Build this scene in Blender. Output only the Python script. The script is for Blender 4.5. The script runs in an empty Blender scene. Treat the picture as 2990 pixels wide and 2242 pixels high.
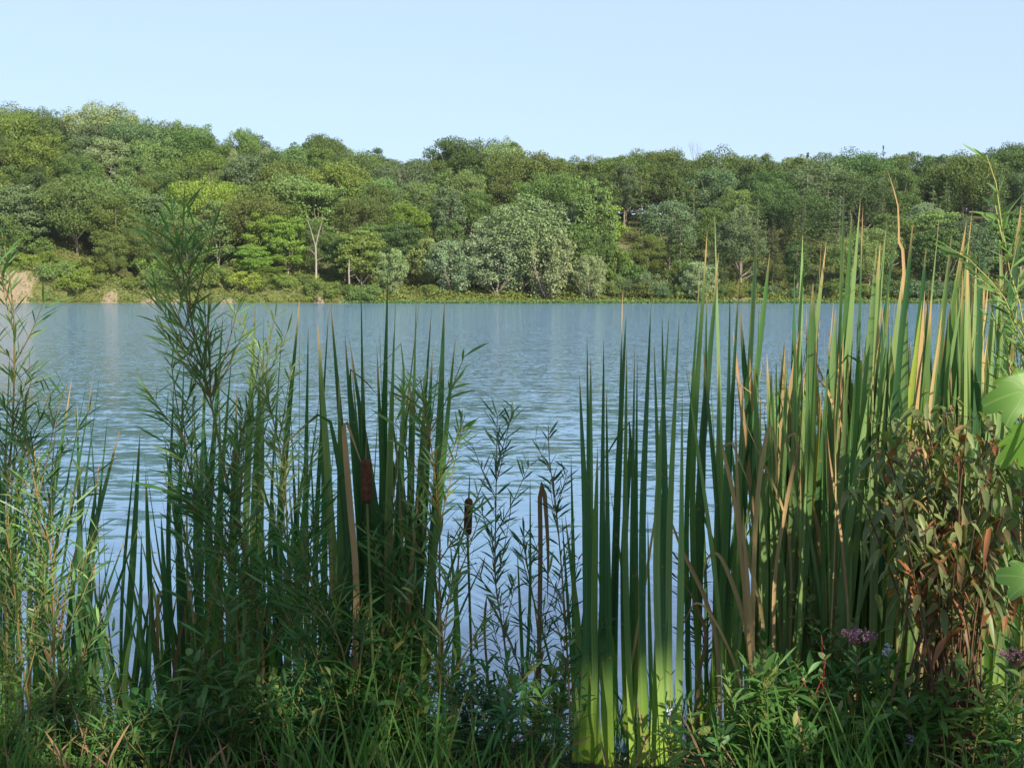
import bpy, math, random
import numpy as np
from mathutils import Vector
R = math.radians
random.seed(7); rng = np.random.default_rng(7)
scn = bpy.context.scene
COL = scn.collection
# ------------------------------------------------------------------ camera
CAM = np.array([0.0, 0.0, 1.45]); FPX, CX, CY, HOR = 3609.0, 1495.0, 1121.0, 861.0
PITCH = math.atan((CY - HOR) / FPX)
cam = bpy.data.objects.new('camera', bpy.data.cameras.new('camera')); COL.objects.link(cam)
cam.location = CAM; cam.rotation_euler = (math.pi / 2 - PITCH, 0, 0)
cam.data.sensor_width = 36; cam.data.lens = 36 * FPX / 2990
cam.data.clip_start = 0.05; cam.data.clip_end = 6000
scn.camera = cam
# ------------------------------------------------------------------ light
SUN_AZ, SUN_EL = R(30), R(31)          # behind the camera, to the right
S = np.array([math.sin(SUN_AZ) * math.cos(SUN_EL), -math.cos(SUN_AZ) * math.cos(SUN_EL), math.sin(SUN_EL)])
w = bpy.data.worlds.new("World"); scn.world = w; w.use_nodes = True
nt = w.node_tree; nt.nodes.clear()
sky = nt.nodes.new('ShaderNodeTexSky'); sky.sky_type = 'NISHITA'; sky.sun_disc = False
sky.sun_elevation = SUN_EL; sky.sun_rotation = math.pi - SUN_AZ
sky.air_density = 1.0; sky.dust_density = 1.5; sky.ozone_density = 3.0; sky.altitude = 100
bg = nt.nodes.new('ShaderNodeBackground'); bg.inputs[1].default_value = 0.095
wo = nt.nodes.new('ShaderNodeOutputWorld')
veil = nt.nodes.new('ShaderNodeMix'); veil.data_type = 'RGBA'; veil.inputs[0].default_value = .7    # summer haze evens the sky out
nt.links.new(sky.outputs[0], veil.inputs[6]); veil.inputs[7].default_value = (3.22, 4.12, 5.7, 1)
nt.links.new(veil.outputs[2], bg.inputs[0]); nt.links.new(bg.outputs[0], wo.inputs[0])
sl = bpy.data.lights.new('sun', 'SUN'); sl.energy = 5.0; sl.angle = R(0.5); sl.color = (1.0, 0.90, 0.74)
so = bpy.data.objects.new('sun', sl); COL.objects.link(so); so.location = (20, -30, 30)
so.rotation_euler = Vector(S).to_track_quat('Z', 'Y').to_euler()
scn.view_settings.view_transform = 'Standard'; scn.view_settings.look = 'None'
scn.view_settings.exposure = 1.1; scn.view_settings.gamma = 1
scn.cycles.max_bounces = 8; scn.cycles.transparent_max_bounces = 8

# ------------------------------------------------------------------ helpers
def q(px, py, Y):
    """the point at depth Y seen at photo pixel px, py"""
    cp, sp = math.cos(PITCH), math.sin(PITCH)
    dx, du = (px - CX) / FPX, (CY - py) / FPX
    d = np.array([dx, cp + du * sp, -sp + du * cp])
    return CAM + d * (Y / d[1])
def px_of(x, Y): return CX + x / (Y * math.cos(PITCH)) * FPX
def nrm(a): return a / (np.linalg.norm(a, axis=-1, keepdims=True) + 1e-12)
class MB:
    def __init__(s): s.v = []; s.f = []; s.u = []; s.n = 0
    def grid(s, V, U=None):
        """V: (n, rows, cols, 3) grids of quads, U: (n, rows, cols, 2)"""
        n, r, c, _ = V.shape
        idx = np.arange(n * r * c).reshape(n, r, c) + s.n
        F = np.stack([idx[:, :-1, :-1], idx[:, 1:, :-1], idx[:, 1:, 1:], idx[:, :-1, 1:]], -1).reshape(-1, 4)
        if U is None: U = np.zeros((n, r, c, 2))
        s.v.append(V.reshape(-1, 3)); s.f.append(F); s.u.append(U.reshape(-1, 2)); s.n += n * r * c
    def mesh(s, name, mat, smooth=False):
        V = np.concatenate(s.v).astype(np.float32); F = np.concatenate(s.f).astype(np.int32); U = np.concatenate(s.u).astype(np.float32)
        me = bpy.data.meshes.new(name)
        me.vertices.add(len(V)); me.vertices.foreach_set('co', V.ravel())
        me.loops.add(F.size); me.loops.foreach_set('vertex_index', F.ravel())
        me.polygons.add(len(F)); me.polygons.foreach_set('loop_start', np.arange(0, F.size, 4, dtype=np.int32))
        me.polygons.foreach_set('loop_total', np.full(len(F), 4, dtype=np.int32))
        if smooth: me.polygons.foreach_set('use_smooth', np.ones(len(F), dtype=bool))
        uv = me.uv_layers.new(name='UVMap'); uv.data.foreach_set('uv', U[F.ravel()].ravel())
        me.update(calc_edges=True)
        me.materials.append(mat)
        return me
    def build(s, name, mat, parent=None, col=None, smooth=False):
        o = bpy.data.objects.new(name, s.mesh(name, mat, smooth)); COL.objects.link(o)
        if parent is not None: o.parent = parent; o.matrix_parent_inverse = parent.matrix_world.inverted()
        if col is not None: o.color = (*col, 1)
        return o
def thing(name, loc, label='', cat='', group=None):
    o = bpy.data.objects.new(name, None); COL.objects.link(o); o.location = loc
    o.matrix_world.translation = loc
    o.empty_display_size = 0.2; tag(o, label, cat, group); return o
def tag(o, label=None, cat=None, group=None, kind=None):
    if label: o['label'] = label
    if cat: o['category'] = cat
    if group: o['group'] = group
    if kind: o['kind'] = kind
    return o
def spline(pts, n):
    P = np.array(pts, float)
    if len(P) == 2: return P[0] + (P[1] - P[0]) * np.linspace(0, 1, n)[:, None]
    E = np.vstack([2 * P[0] - P[1], P, 2 * P[-1] - P[-2]])
    seg = np.linalg.norm(np.diff(P, axis=0), axis=1); cum = np.concatenate([[0], np.cumsum(seg)])
    out = []
    for t in np.linspace(0, cum[-1] * 0.99999, n):
        i = min(int(np.searchsorted(cum, t, side='right')) - 1, len(seg) - 1); u = (t - cum[i]) / max(seg[i], 1e-9)
        p0, p1, p2, p3 = E[i], E[i + 1], E[i + 2], E[i + 3]
        out.append(0.5 * ((2 * p1) + (p2 - p0) * u + (2 * p0 - 5 * p1 + 4 * p2 - p3) * u * u + (3 * p1 - p0 - 3 * p2 + p3) * u ** 3))
    return np.array(out)
def tube(mb, pts, r0, r1, n=8, sides=5, curve=True):
    P = spline(pts, n) if curve else np.array(pts, float)
    n = len(P); T = nrm(np.gradient(P, axis=0)); ref = np.array([0.31, 0.87, 0.13])
    A = nrm(np.cross(T, ref)); B = np.cross(T, A); r = np.linspace(r0, r1, n)[:, None, None]
    a = np.linspace(0, 2 * math.pi, sides + 1)[None, :, None]
    V = P[:, None, :] + r * (A[:, None] * np.cos(a) + B[:, None] * np.sin(a))
    uu = np.broadcast_to(np.linspace(0, 1, sides + 1)[None, :], (n, sides + 1)); vv = np.broadcast_to(np.linspace(0, 1, n)[:, None], (n, sides + 1))
    mb.grid(V[None], np.stack([uu, vv], -1)[None])
    return P
def ribbon(mb, pts, width, face=0.0, twist=0.0, n=16, fold=0.12, taper=0.55, base=0.7):
    """a long blade: pts along its length, face = angle of its flat about the length (0 faces the camera)"""
    P = spline(pts, n); T = nrm(np.gradient(P, axis=0)); s = np.linspace(0, 1, n)
    A = nrm(np.cross(T, np.array([0, 1.0, 0.05]))); B = np.cross(A, T)
    an = face + twist * s ** 1.4
    side = A * np.cos(an)[:, None] + B * np.sin(an)[:, None]; nm = np.cross(side, T)
    wd = width * np.minimum(1, base + (1 - base) * s / 0.3) * np.clip((1 - s) / taper, 0, 1) ** 0.75 + 0.0006
    W = wd[:, None] * side / 2
    V = np.stack([P - W, P + nm * (wd * fold)[:, None], P + W], 1)
    U = np.stack([np.broadcast_to(np.array([0, .5, 1.]), (n, 3)), np.broadcast_to(s[:, None], (n, 3))], -1)
    mb.grid(V[None], U[None])
def leaves(mb, B, D, N, L, W, droop=0.2, K=5, fold=0.0, peak=0.45):
    B = np.asarray(B, float); n = len(B); D = nrm(np.asarray(D, float)); L = np.broadcast_to(L, (n,)); W = np.broadcast_to(W, (n,)); dr = np.broadcast_to(droop, (n,))
    side = nrm(np.cross(D, np.asarray(N, float))); up = np.cross(side, D)
    s = np.linspace(0, 1, K); e = math.log(0.5) / math.log(peak); prof = np.sin(math.pi * s ** e) * 0.96 + 0.04; prof[-1] = 0.02; prof[0] = 0.1
    P = B[:, None] + D[:, None] * (L[:, None] * s)[..., None]
    P[..., 2] -= dr[:, None] * L[:, None] * s ** 2
    Wv = side[:, None] * (W[:, None] * prof / 2)[..., None]
    if fold: V = np.stack([P - Wv, P - up[:, None] * (W[:, None] * prof * fold)[..., None], P + Wv], 2); us = np.array([0, .5, 1.])
    else: V = np.stack([P - Wv, P + Wv], 2); us = np.array([0., 1.])
    U = np.stack(np.broadcast_arrays(us[None, None, :], s[None, :, None] + np.zeros((n, 1, 1))), -1)
    mb.grid(V, U)
def rdir(n):
    return nrm(rng.normal(size=(n, 3)))
# ------------------------------------------------------------------ materials
def new_mat(name):
    m = bpy.data.materials.new(name); m.use_nodes = True; n = m.node_tree; n.nodes.clear()
    return m, n, n.nodes.new, n.links.new
def foliage_mat(name, trans=0.3, rough=0.5, spec=0.25, alt=None, tip=None, var=0.35, streak=False, back=None, base_sunlit=False):
    m, n, N, Lk = new_mat(name)
    oi = N('ShaderNodeObjectInfo'); geo = N('ShaderNodeNewGeometry')
    col = oi.outputs['Color']
    # per leaf value and hue variation
    mr = N('ShaderNodeMapRange'); Lk(geo.outputs['Random Per Island'], mr.inputs[0]); mr.inputs[3].default_value = 1 - var; mr.inputs[4].default_value = 1 + var
    hsv = N('ShaderNodeHueSaturation'); Lk(col, hsv.inputs['Color']); Lk(mr.outputs[0], hsv.inputs['Value'])
    mh = N('ShaderNodeMath'); mh.operation = 'MULTIPLY_ADD'; Lk(oi.outputs['Random'], mh.inputs[0]); mh.inputs[1].default_value = 0.03; mh.inputs[2].default_value = 0.485
    Lk(mh.outputs[0], hsv.inputs['Hue']); c = hsv.outputs[0]
    if alt:                      # some leaves of another colour
        wn = N('ShaderNodeTexWhiteNoise'); wn.noise_dimensions = '1D'; Lk(geo.outputs['Random Per Island'], wn.inputs['W']); ar = N('ShaderNodeMapRange'); Lk(wn.outputs['Value'], ar.inputs[0]); ar.inputs[1].default_value = alt[3]; ar.inputs[2].default_value = min(1, alt[3] + .25)
        am = N('ShaderNodeMix'); am.data_type = 'RGBA'; Lk(ar.outputs[0], am.inputs[0]); Lk(c, am.inputs[6]); am.inputs[7].default_value = (*alt[:3], 1); c = am.outputs[2]
    uv = N('ShaderNodeUVMap')
    if streak:
        sx = N('ShaderNodeSeparateXYZ'); Lk(uv.outputs[0], sx.inputs[0])
        nz = N('ShaderNodeTexNoise'); mp = N('ShaderNodeMapping'); mp.inputs['Scale'].default_value = (9, 0.7, 1); Lk(uv.outputs[0], mp.inputs[0])
        ad = N('ShaderNodeVectorMath'); ad.operation = 'ADD'; Lk(mp.outputs[0], ad.inputs[0])
        sc_ = N('ShaderNodeVectorMath'); sc_.operation = 'SCALE'; sc_.inputs[0].default_value = (37, 91, 53); Lk(oi.outputs['Random'], sc_.inputs['Scale']); Lk(sc_.outputs[0], ad.inputs[1])
        Lk(ad.outputs[0], nz.inputs['Vector']); nz.inputs['Scale'].default_value = 1.5; nz.inputs['Detail'].default_value = 4
        m2 = N('ShaderNodeMapRange'); Lk(nz.outputs[0], m2.inputs[0]); m2.inputs[1].default_value = .3; m2.inputs[2].default_value = .7; m2.inputs[3].default_value = .72; m2.inputs[4].default_value = 1.25
        h2 = N('ShaderNodeHueSaturation'); Lk(c, h2.inputs['Color']); Lk(m2.outputs[0], h2.inputs['Value']); c = h2.outputs[0]
        # brown tip and torn brown margin
        th = N('ShaderNodeMath'); th.operation = 'MULTIPLY_ADD'; Lk(nz.outputs[0], th.inputs[0]); th.inputs[1].default_value = 0.14; Lk(sx.outputs[1], th.inputs[2])
        ra = N('ShaderNodeMath'); ra.operation = 'MULTIPLY_ADD'; Lk(oi.outputs['Random'], ra.inputs[0]); ra.inputs[1].default_value = -0.10; Lk(th.outputs[0], ra.inputs[2])
        st = N('ShaderNodeMapRange'); Lk(ra.outputs[0], st.inputs[0]); st.inputs[1].default_value = .945; st.inputs[2].default_value = 1.02
        mx = N('ShaderNodeMix'); mx.data_type = 'RGBA'; Lk(st.outputs[0], mx.inputs[0]); Lk(c, mx.inputs[6]); mx.inputs[7].default_value = (.42, .27, .13, 1); c = mx.outputs[2]
        sp = N('ShaderNodeTexNoise'); sp.inputs['Scale'].default_value = 60; sp.inputs['Detail'].default_value = 3; tco = N('ShaderNodeTexCoord'); Lk(tco.outputs['Object'], sp.inputs['Vector'])
        sr = N('ShaderNodeMapRange'); Lk(sp.outputs[0], sr.inputs[0]); sr.inputs[1].default_value = .64; sr.inputs[2].default_value = .72; sr.inputs[4].default_value = .7
        mx3 = N('ShaderNodeMix'); mx3.data_type = 'RGBA'; Lk(sr.outputs[0], mx3.inputs[0]); Lk(c, mx3.inputs[6]); mx3.inputs[7].default_value = (.24, .15, .05, 1); c = mx3.outputs[2]
        # yellow-green towards the sheath, brightened to stand in for sun there
        sb = N('ShaderNodeMapRange'); Lk(sx.outputs[1], sb.inputs[0]); sb.inputs[1].default_value = .34; sb.inputs[2].default_value = .0; sb.inputs[4].default_value = .85
        mx2 = N('ShaderNodeMix'); mx2.data_type = 'RGBA'; Lk(sb.outputs[0], mx2.inputs[0]); Lk(c, mx2.inputs[6]); mx2.inputs[7].default_value = (.30, .44, .05, 1) if base_sunlit else (.12, .15, .04, 1); c = mx2.outputs[2]
    if back:
        mb_ = N('ShaderNodeMix'); mb_.data_type = 'RGBA'; Lk(geo.outputs['Backfacing'], mb_.inputs[0]); Lk(c, mb_.inputs[6]); mb_.inputs[7].default_value = (*back, 1); c = mb_.outputs[2]
    p = N('ShaderNodeBsdfPrincipled'); Lk(c, p.inputs['Base Color']); p.inputs['Roughness'].default_value = rough; p.inputs['Specular IOR Level'].default_value = spec
    t = N('ShaderNodeBsdfTranslucent')
    tc = N('ShaderNodeMix'); tc.data_type = 'RGBA'; tc.blend_type = 'MULTIPLY'; tc.inputs[0].default_value = 1; Lk(c, tc.inputs[6]); tc.inputs[7].default_value = (1.3, 1.5, 0.6, 1); Lk(tc.outputs[2], t.inputs[0])
    ms = N('ShaderNodeMixShader'); ms.inputs[0].default_value = trans; Lk(p.outputs[0], ms.inputs[1]); Lk(t.outputs[0], ms.inputs[2])
    o = N('ShaderNodeOutputMaterial'); Lk(ms.outputs[0], o.inputs[0])
    return m
def noise_mat(name, c1, c2, scale=5, rough=0.9, detail=6, bump=0.3, stretch=(1, 1, 1), spec=0.2, use_obj=False):
    m, n, N, Lk = new_mat(name)
    tc = N('ShaderNodeTexCoord'); mp = N('ShaderNodeMapping'); mp.inputs['Scale'].default_value = stretch; Lk(tc.outputs['Object'], mp.inputs[0])
    nz = N('ShaderNodeTexNoise'); nz.inputs['Scale'].default_value = scale; nz.inputs['Detail'].default_value = detail; Lk(mp.outputs[0], nz.inputs['Vector'])
    mr = N('ShaderNodeMapRange'); mr.inputs[1].default_value = .3; mr.inputs[2].default_value = .7; Lk(nz.outputs[0], mr.inputs[0])
    mx = N('ShaderNodeMix'); mx.data_type = 'RGBA'; Lk(mr.outputs[0], mx.inputs[0]); mx.inputs[6].default_value = (*c1, 1); mx.inputs[7].default_value = (*c2, 1)
    c = mx.outputs[2]
    if use_obj:
        oi = N('ShaderNodeObjectInfo'); mm = N('ShaderNodeMix'); mm.data_type = 'RGBA'; mm.blend_type = 'MULTIPLY'; mm.inputs[0].default_value = 1; Lk(c, mm.inputs[6]); Lk(oi.outputs['Color'], mm.inputs[7]); c = mm.outputs[2]
    p = N('ShaderNodeBsdfPrincipled'); Lk(c, p.inputs['Base Color']); p.inputs['Roughness'].default_value = rough; p.inputs['Specular IOR Level'].default_value = spec
    b = N('ShaderNodeBump'); b.inputs['Strength'].default_value = bump; b.inputs['Distance'].default_value = 0.1 / scale; Lk(nz.outputs[0], b.inputs['Height']); Lk(b.outputs[0], p.inputs['Normal'])
    o = N('ShaderNodeOutputMaterial'); Lk(p.outputs[0], o.inputs[0]); return m
M = {}
M['tree'] = foliage_mat('tree_leaves', trans=.20, rough=.6, spec=.12, var=.24)
M['bark'] = noise_mat('bark', (.10, .08, .06), (.26, .23, .19), 1.2, stretch=(3, 3, .5))
M['palebark'] = noise_mat('pale_bark', (.15, .135, .11), (.26, .235, .20), 1.2, stretch=(3, 3, .5))
M['cattail'] = foliage_mat('cattail_blade', trans=.34, rough=.42, spec=.3, streak=True, var=0.0, base_sunlit=True)
M['dead'] = foliage_mat('dry_blade', trans=.22, rough=.7, spec=.1, var=.15)
M['spike'] = noise_mat('seed_spike', (.04, .018, .01), (.10, .04, .018), 90, bump=.6, rough=.95)
M['willow'] = foliage_mat('narrow_leaves', trans=.38, rough=.42, spec=.3, var=.35, alt=(.20, .27, .10, .8))
M['herb'] = foliage_mat('herb_leaves', trans=.36, rough=.45, spec=.3, var=.35, alt=(.17, .19, .05, .82))
M['brownleaf'] = foliage_mat('withering_leaves', trans=.28, rough=.5, spec=.25, var=.5, alt=(.13, .13, .045, .5))
M['stem'] = noise_mat('stem', (.7, .7, .7), (1, 1, 1), 30, use_obj=True, rough=.6, stretch=(1, 1, .2))
M['petal'] = foliage_mat('petals', trans=.2, rough=.6, spec=.1, var=.35)

# ------------------------------------------------------------------ terrain across the lake
SKY = np.array([[-600, 330], [0, 240], [60, 234], [140, 240], [200, 224], [262, 224], [300, 262], [360, 258], [430, 262], [462, 300], [500, 288], [530, 274], [575, 300],
    [605, 322], [640, 300], [690, 288], [740, 300], [790, 312], [850, 328], [890, 345], [925, 345], [938, 306], [1000, 294], [1040, 288], [1060, 298], [1100, 290], [1130, 302],
    [1152, 325], [1200, 342], [1240, 330], [1300, 325], [1380, 325], [1440, 320], [1500, 320], [1560, 325], [1620, 332], [1700, 325], [1770, 320], [1840, 328], [1910, 325],
    [1960, 330], [2040, 336], [2100, 328], [2150, 325], [2212, 310], [2800, 300]])
def skyline(px29): return np.interp(px29 * 0.7398, SKY[:, 0], SKY[:, 1]) / 0.7398
def sm(a, b, x):
    t = np.clip((x - a) / (b - a), 0, 1); return t * t * (3 - 2 * t)
SHORE = 219.0
_sk = np.array([np.mean([skyline(u) for u in range(int(p) - 240, int(p) + 241, 40)]) for p in np.linspace(-900, 3900, 60)])
def ridge_h(x):
    px = CX + x / 300 * FPX
    return (HOR - np.interp(px, np.linspace(-900, 3900, 60), _sk)) / FPX * 300 + 1.45 - 15.5
def ground(x, y):
    sh = SHORE + 1.5 * np.sin(x * 0.045) + 0.8 * np.sin(x * 0.16 + 1)
    d = y - sh
    bank = 1.0 + 1.6 * sm(-25, -40, x) + 3.2 * sm(-78, -86, x) + .8 * np.exp(-((x + 72) / 3) ** 2)
    z = np.where(d < 0, d * 0.25, bank * sm(0, 2.6, d))
    t = np.clip((d - 2) / 82, 0, 1)
    z = z + (ridge_h(x) - bank) * (t * 0.75 + 0.25 * t * t * (3 - 2 * t))
    # a small level clearing with a fence on the right-hand slope
    return np.maximum(z, -1.5)
SAND = [(-90, 4.6, 5.6), (-71.6, 1.6, 2.0), (-64, 1.6, 1.0), (-59, 2.2, .8), (-34, 1.2, 1.2), (-50, 2.0, .7), (41, 1.5, 1.1), (45.5, 1.2, .8), (-29, 2.5, .6), (88, 4, .9)]
def sand(x, y, z):
    v = np.zeros_like(x)
    for c, wd, top in SAND: v = np.maximum(v, np.exp(-((x - c + .25 * z * np.sin(c)) / wd) ** 2) * sm(top + .6, top - .6, z))
    return v + .28 * np.sin(x * 1.9 + z * 2.3) * np.sin(z * 3.1 - x * .7 + y) + .15 * np.sin(x * 4.3 + z * 5)
def terrain():
    xs = np.concatenate([np.linspace(-520, -104, 60), np.linspace(-103, 62, 330), np.linspace(63, 520, 80)]); ys = np.concatenate([np.linspace(212, 226, 24), np.linspace(227, 330, 50), np.linspace(340, 1500, 12)])
    X, Y = np.meshgrid(xs, ys); Z = ground(X, Y) + 0.25 * np.sin(X * .7 + Y) * (Y > SHORE + 3)
    mb = MB(); mb.grid(np.stack([X, Y, Z], -1)[None])
    m, n, N, Lk = new_mat('hillside')
    geo = N('ShaderNodeNewGeometry'); nz = N('ShaderNodeTexNoise'); nz.inputs['Scale'].default_value = .11; nz.inputs['Detail'].default_value = 7; Lk(geo.outputs['Position'], nz.inputs['Vector'])
    n2 = N('ShaderNodeTexNoise'); n2.inputs['Scale'].default_value = 1.2; n2.inputs['Detail'].default_value = 6; Lk(geo.outputs['Position'], n2.inputs['Vector'])
    g = N('ShaderNodeMix'); g.data_type = 'RGBA'; Lk(n2.outputs[0], g.inputs[0]); g.inputs[6].default_value = (.045, .06, .02, 1); g.inputs[7].default_value = (.14, .14, .05, 1)
    sd = N('ShaderNodeMix'); sd.data_type = 'RGBA'; Lk(n2.outputs[0], sd.inputs[0]); sd.inputs[6].default_value = (.12, .10, .06, 1); sd.inputs[7].default_value = (.25, .20, .14, 1)
    sx = N('ShaderNodeSeparateXYZ'); Lk(geo.outputs['Position'], sx.inputs[0])
    mz = N('ShaderNodeMapRange'); Lk(sx.outputs[2], mz.inputs[0]); mz.inputs[1].default_value = 3.8; mz.inputs[2].default_value = 5.5; mz.inputs[3].default_value = 1; mz.inputs[4].default_value = 0
    mn = N('ShaderNodeMapRange'); Lk(nz.outputs[0], mn.inputs[0]); mn.inputs[1].default_value = .5; mn.inputs[2].default_value = .56
    sa = N('ShaderNodeAttribute'); sa.attribute_name = 'sand'; mu = N('ShaderNodeMapRange'); Lk(sa.outputs['Fac'], mu.inputs[0]); mu.inputs[1].default_value = .45; mu.inputs[2].default_value = .6
    mx = N('ShaderNodeMix'); mx.data_type = 'RGBA'; Lk(mu.outputs[0], mx.inputs[0]); Lk(g.outputs[2], mx.inputs[6]); Lk(sd.outputs[2], mx.inputs[7])
    p = N('ShaderNodeBsdfPrincipled'); Lk(mx.outputs[2], p.inputs['Base Color']); p.inputs['Roughness'].default_value = .95; p.inputs['Specular IOR Level'].default_value = .1
    b = N('ShaderNodeBump'); b.inputs['Distance'].default_value = .6; Lk(n2.outputs[0], b.inputs['Height']); Lk(b.outputs[0], p.inputs['Normal'])
    o = N('ShaderNodeOutputMaterial'); Lk(p.outputs[0], o.inputs[0])
    o_ = mb.build('hillside', m, smooth=True); at = o_.data.attributes.new('sand', 'FLOAT', 'POINT'); at.data.foreach_set('value', sand(X, Y, Z).ravel().astype(np.float32)); tag(o_, kind='structure')
terrain()
# the lake
def lake():
    xs = np.concatenate([np.linspace(-900, -60, 8), np.linspace(-50, 50, 40), np.linspace(60, 900, 8)]); ys = np.concatenate([np.linspace(3.2, 40, 40), np.linspace(45, 240, 20)])
    X, Y = np.meshgrid(xs, ys); mb = MB(); mb.grid(np.stack([X, Y, X * 0], -1)[None])
    m, n, N, Lk = new_mat('lake_water')
    geo = N('ShaderNodeNewGeometry'); mp = N('ShaderNodeMapping'); mp.inputs['Scale'].default_value = (.42, 1, 1); Lk(geo.outputs['Position'], mp.inputs[0])
    def nz(scale, detail, dist=0.2):
        a = N('ShaderNodeTexNoise'); a.inputs['Scale'].default_value = scale; a.inputs['Detail'].default_value = detail; a.inputs['Distortion'].default_value = dist; Lk(mp.outputs[0], a.inputs['Vector']); return a
    def vm(op, a, b=None, sc=None, vec=None):
        v = N('ShaderNodeVectorMath'); v.operation = op; Lk(a, v.inputs[0])
        if b is not None: Lk(b, v.inputs[1])
        if vec is not None: v.inputs[1].default_value = vec
        if sc is not None: (Lk(sc, v.inputs['Scale']) if not isinstance(sc, float) else setattr(v.inputs['Scale'], 'default_value', sc))
        return v.outputs[0]
    # wave slopes straight from noise, so they stay true at any distance
    half = (.5, .5, .5)
    big, small, fine, c = nz(6.5, 2), nz(18, 2), nz(46, 1), nz(.035, 4)
    sx = N('ShaderNodeSeparateXYZ'); Lk(geo.outputs['Position'], sx.inputs[0])
    s1 = vm('SUBTRACT', big.outputs['Color'], vec=half); s2 = vm('SCALE', vm('SUBTRACT', small.outputs['Color'], vec=half), sc=.55); s3 = vm('SCALE', vm('SUBTRACT', fine.outputs['Color'], vec=half), sc=.6)
    sx = N('ShaderNodeSeparateXYZ'); Lk(geo.outputs['Position'], sx.inputs[0])
    def mrange(src, a0, a1, b0, b1):
        d = N('ShaderNodeMapRange'); Lk(src, d.inputs[0]); d.inputs[1].default_value = a0; d.inputs[2].default_value = a1; d.inputs[3].default_value = b0; d.inputs[4].default_value = b1; return d.outputs[0]
    # calmer by the near bank, ruffled further out; wind patches
    dm = mrange(sx.outputs[1], 4, 70, .135, 2.1); wp = mrange(c.outputs[0], .3, .7, .75, 1.2); fm = mrange(sx.outputs[1], 7, 28, .15, 1.5); s1 = vm('SCALE', s1, sc=mrange(sx.outputs[1], 6, 22, 1, .3))
    s3 = vm('SCALE', s3, sc=fm)
    mm = N('ShaderNodeMath'); mm.operation = 'MULTIPLY'; Lk(dm, mm.inputs[0]); Lk(wp, mm.inputs[1])
    tot = vm('SCALE', vm('ADD', vm('ADD', s1, s2), s3), sc=mm.outputs[0])
    tot = vm('MULTIPLY', tot, vec=(.75, 1.0, 0)); bp = N('ShaderNodeVectorMath'); bp.operation = 'NORMALIZE'; Lk(vm('ADD', tot, vec=(0, 0, 1)), bp.inputs[0])
    p = N('ShaderNodeBsdfPrincipled'); p.inputs['Base Color'].default_value = (.060, .145, .225, 1); p.inputs['Roughness'].default_value = .06; p.inputs['IOR'].default_value = 2.6
    Lk(bp.outputs[0], p.inputs['Normal'])
    o = N('ShaderNodeOutputMaterial'); Lk(p.outputs[0], o.inputs[0])
    tag(mb.build('lake_water', m, smooth=True), kind='structure')
lake()

# ------------------------------------------------------------------ tree kinds (built once, then copied)
def quads(mb, C, Nn, size, asp=0.75):
    n = len(C); a = nrm(np.cross(Nn, rdir(n))); b = np.cross(Nn, a); s = np.broadcast_to(size, (n,))[:, None]
    j = lambda: 1 + rng.uniform(-.35, .35, (n, 1))
    V = np.stack([np.stack([C - a * s * j() * .5, C - b * s * asp * j() * .5], 1), np.stack([C + b * s * asp * j() * .5, C + a * s * j() * .5], 1)], 1)
    mb.grid(V)
def lobe_leaves(mb, c, r, n, size, flat=.75, up=.35, spread=.75):
    u = rdir(n); u[:, 2] = u[:, 2] * .9 + up * .5; u = nrm(u)
    C = c + u * (r * rng.uniform(.5, 1.08, (n, 1))) * np.array([1, 1, flat])
    quads(mb, C, nrm(u * 1.0 + rng.normal(size=(n, 3)) * spread + np.array([0, 0, .25])), rng.uniform(.7, 1.3, n) * size)
def broadleaf(h, cr, cb, nl, npl, size, lobe=(.2, .32), flat=.75, shape='round', forks=6, trunk_r=.28, bark='bark'):
    """h height, cr crown radius, cb height of crown base; returns (crown mesh, trunk mesh)"""
    cm, tm = MB(), MB(); ch = (h - cb) / 2; cz = cb + ch; lobes = []
    for i in range(nl):
        z = rng.uniform(-.95, .95); a = rng.uniform(0, 2 * math.pi)
        if shape == 'round': rr = math.sqrt(max(0, 1 - z * z)) if z > -.3 else math.sqrt(max(0, 1 - z * z)) * .9
        elif shape == 'oval': rr = math.sqrt(max(0, 1 - ((z + .25) / 1.25) ** 2)) if z > -.25 else .95 * math.sqrt(max(0, 1 - ((z + .25) / .78) ** 2))
        else: rr = (1 - (z + 1) / 2) ** .8 * 1.0            # conical
        k = rng.uniform(.72, 1.0); lr = rng.uniform(*lobe) * cr
        c = np.array([math.cos(a) * rr * cr * k * .88, math.sin(a) * rr * cr * k * .88, cz + z * (ch - lr * .8) * (k if z > 0 else 1)])
        c += rng.normal(size=3) * cr * .06
        lobes.append((c, lr)); lobe_leaves(cm, c, lr, int(npl * (lr / (cr * .26)) ** 1.6), size, flat)
    # sparse inner leaves
    u = rdir(nl * 8) * rng.uniform(.2, .75, (nl * 8, 1)) * np.array([cr, cr, ch]) + np.array([0, 0, cz]); quads(cm, u, rdir(len(u)), size * 1.2)
    top = np.array([rng.normal() * .5, rng.normal() * .5, cz + ch * .5])
    tube(tm, [(0, 0, -1.0), (rng.normal() * .15, rng.normal() * .15, cb * .6), (rng.normal() * .3, rng.normal() * .3, cb + ch * .4), top], trunk_r, trunk_r * .3, 9, 7)
    for i in range(forks):
        c, lr = lobes[rng.integers(len(lobes))]; z0 = cb * rng.uniform(.6, 1.1)
        s0 = np.array([0, 0, z0]); tube(tm, [s0, s0 * .45 + c * .55 + np.array([0, 0, -.6]), c], trunk_r * .45, .04, 6, 5)
    return cm.mesh('crown', M['tree']), tm.mesh('trunk', M[bark], True)
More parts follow.
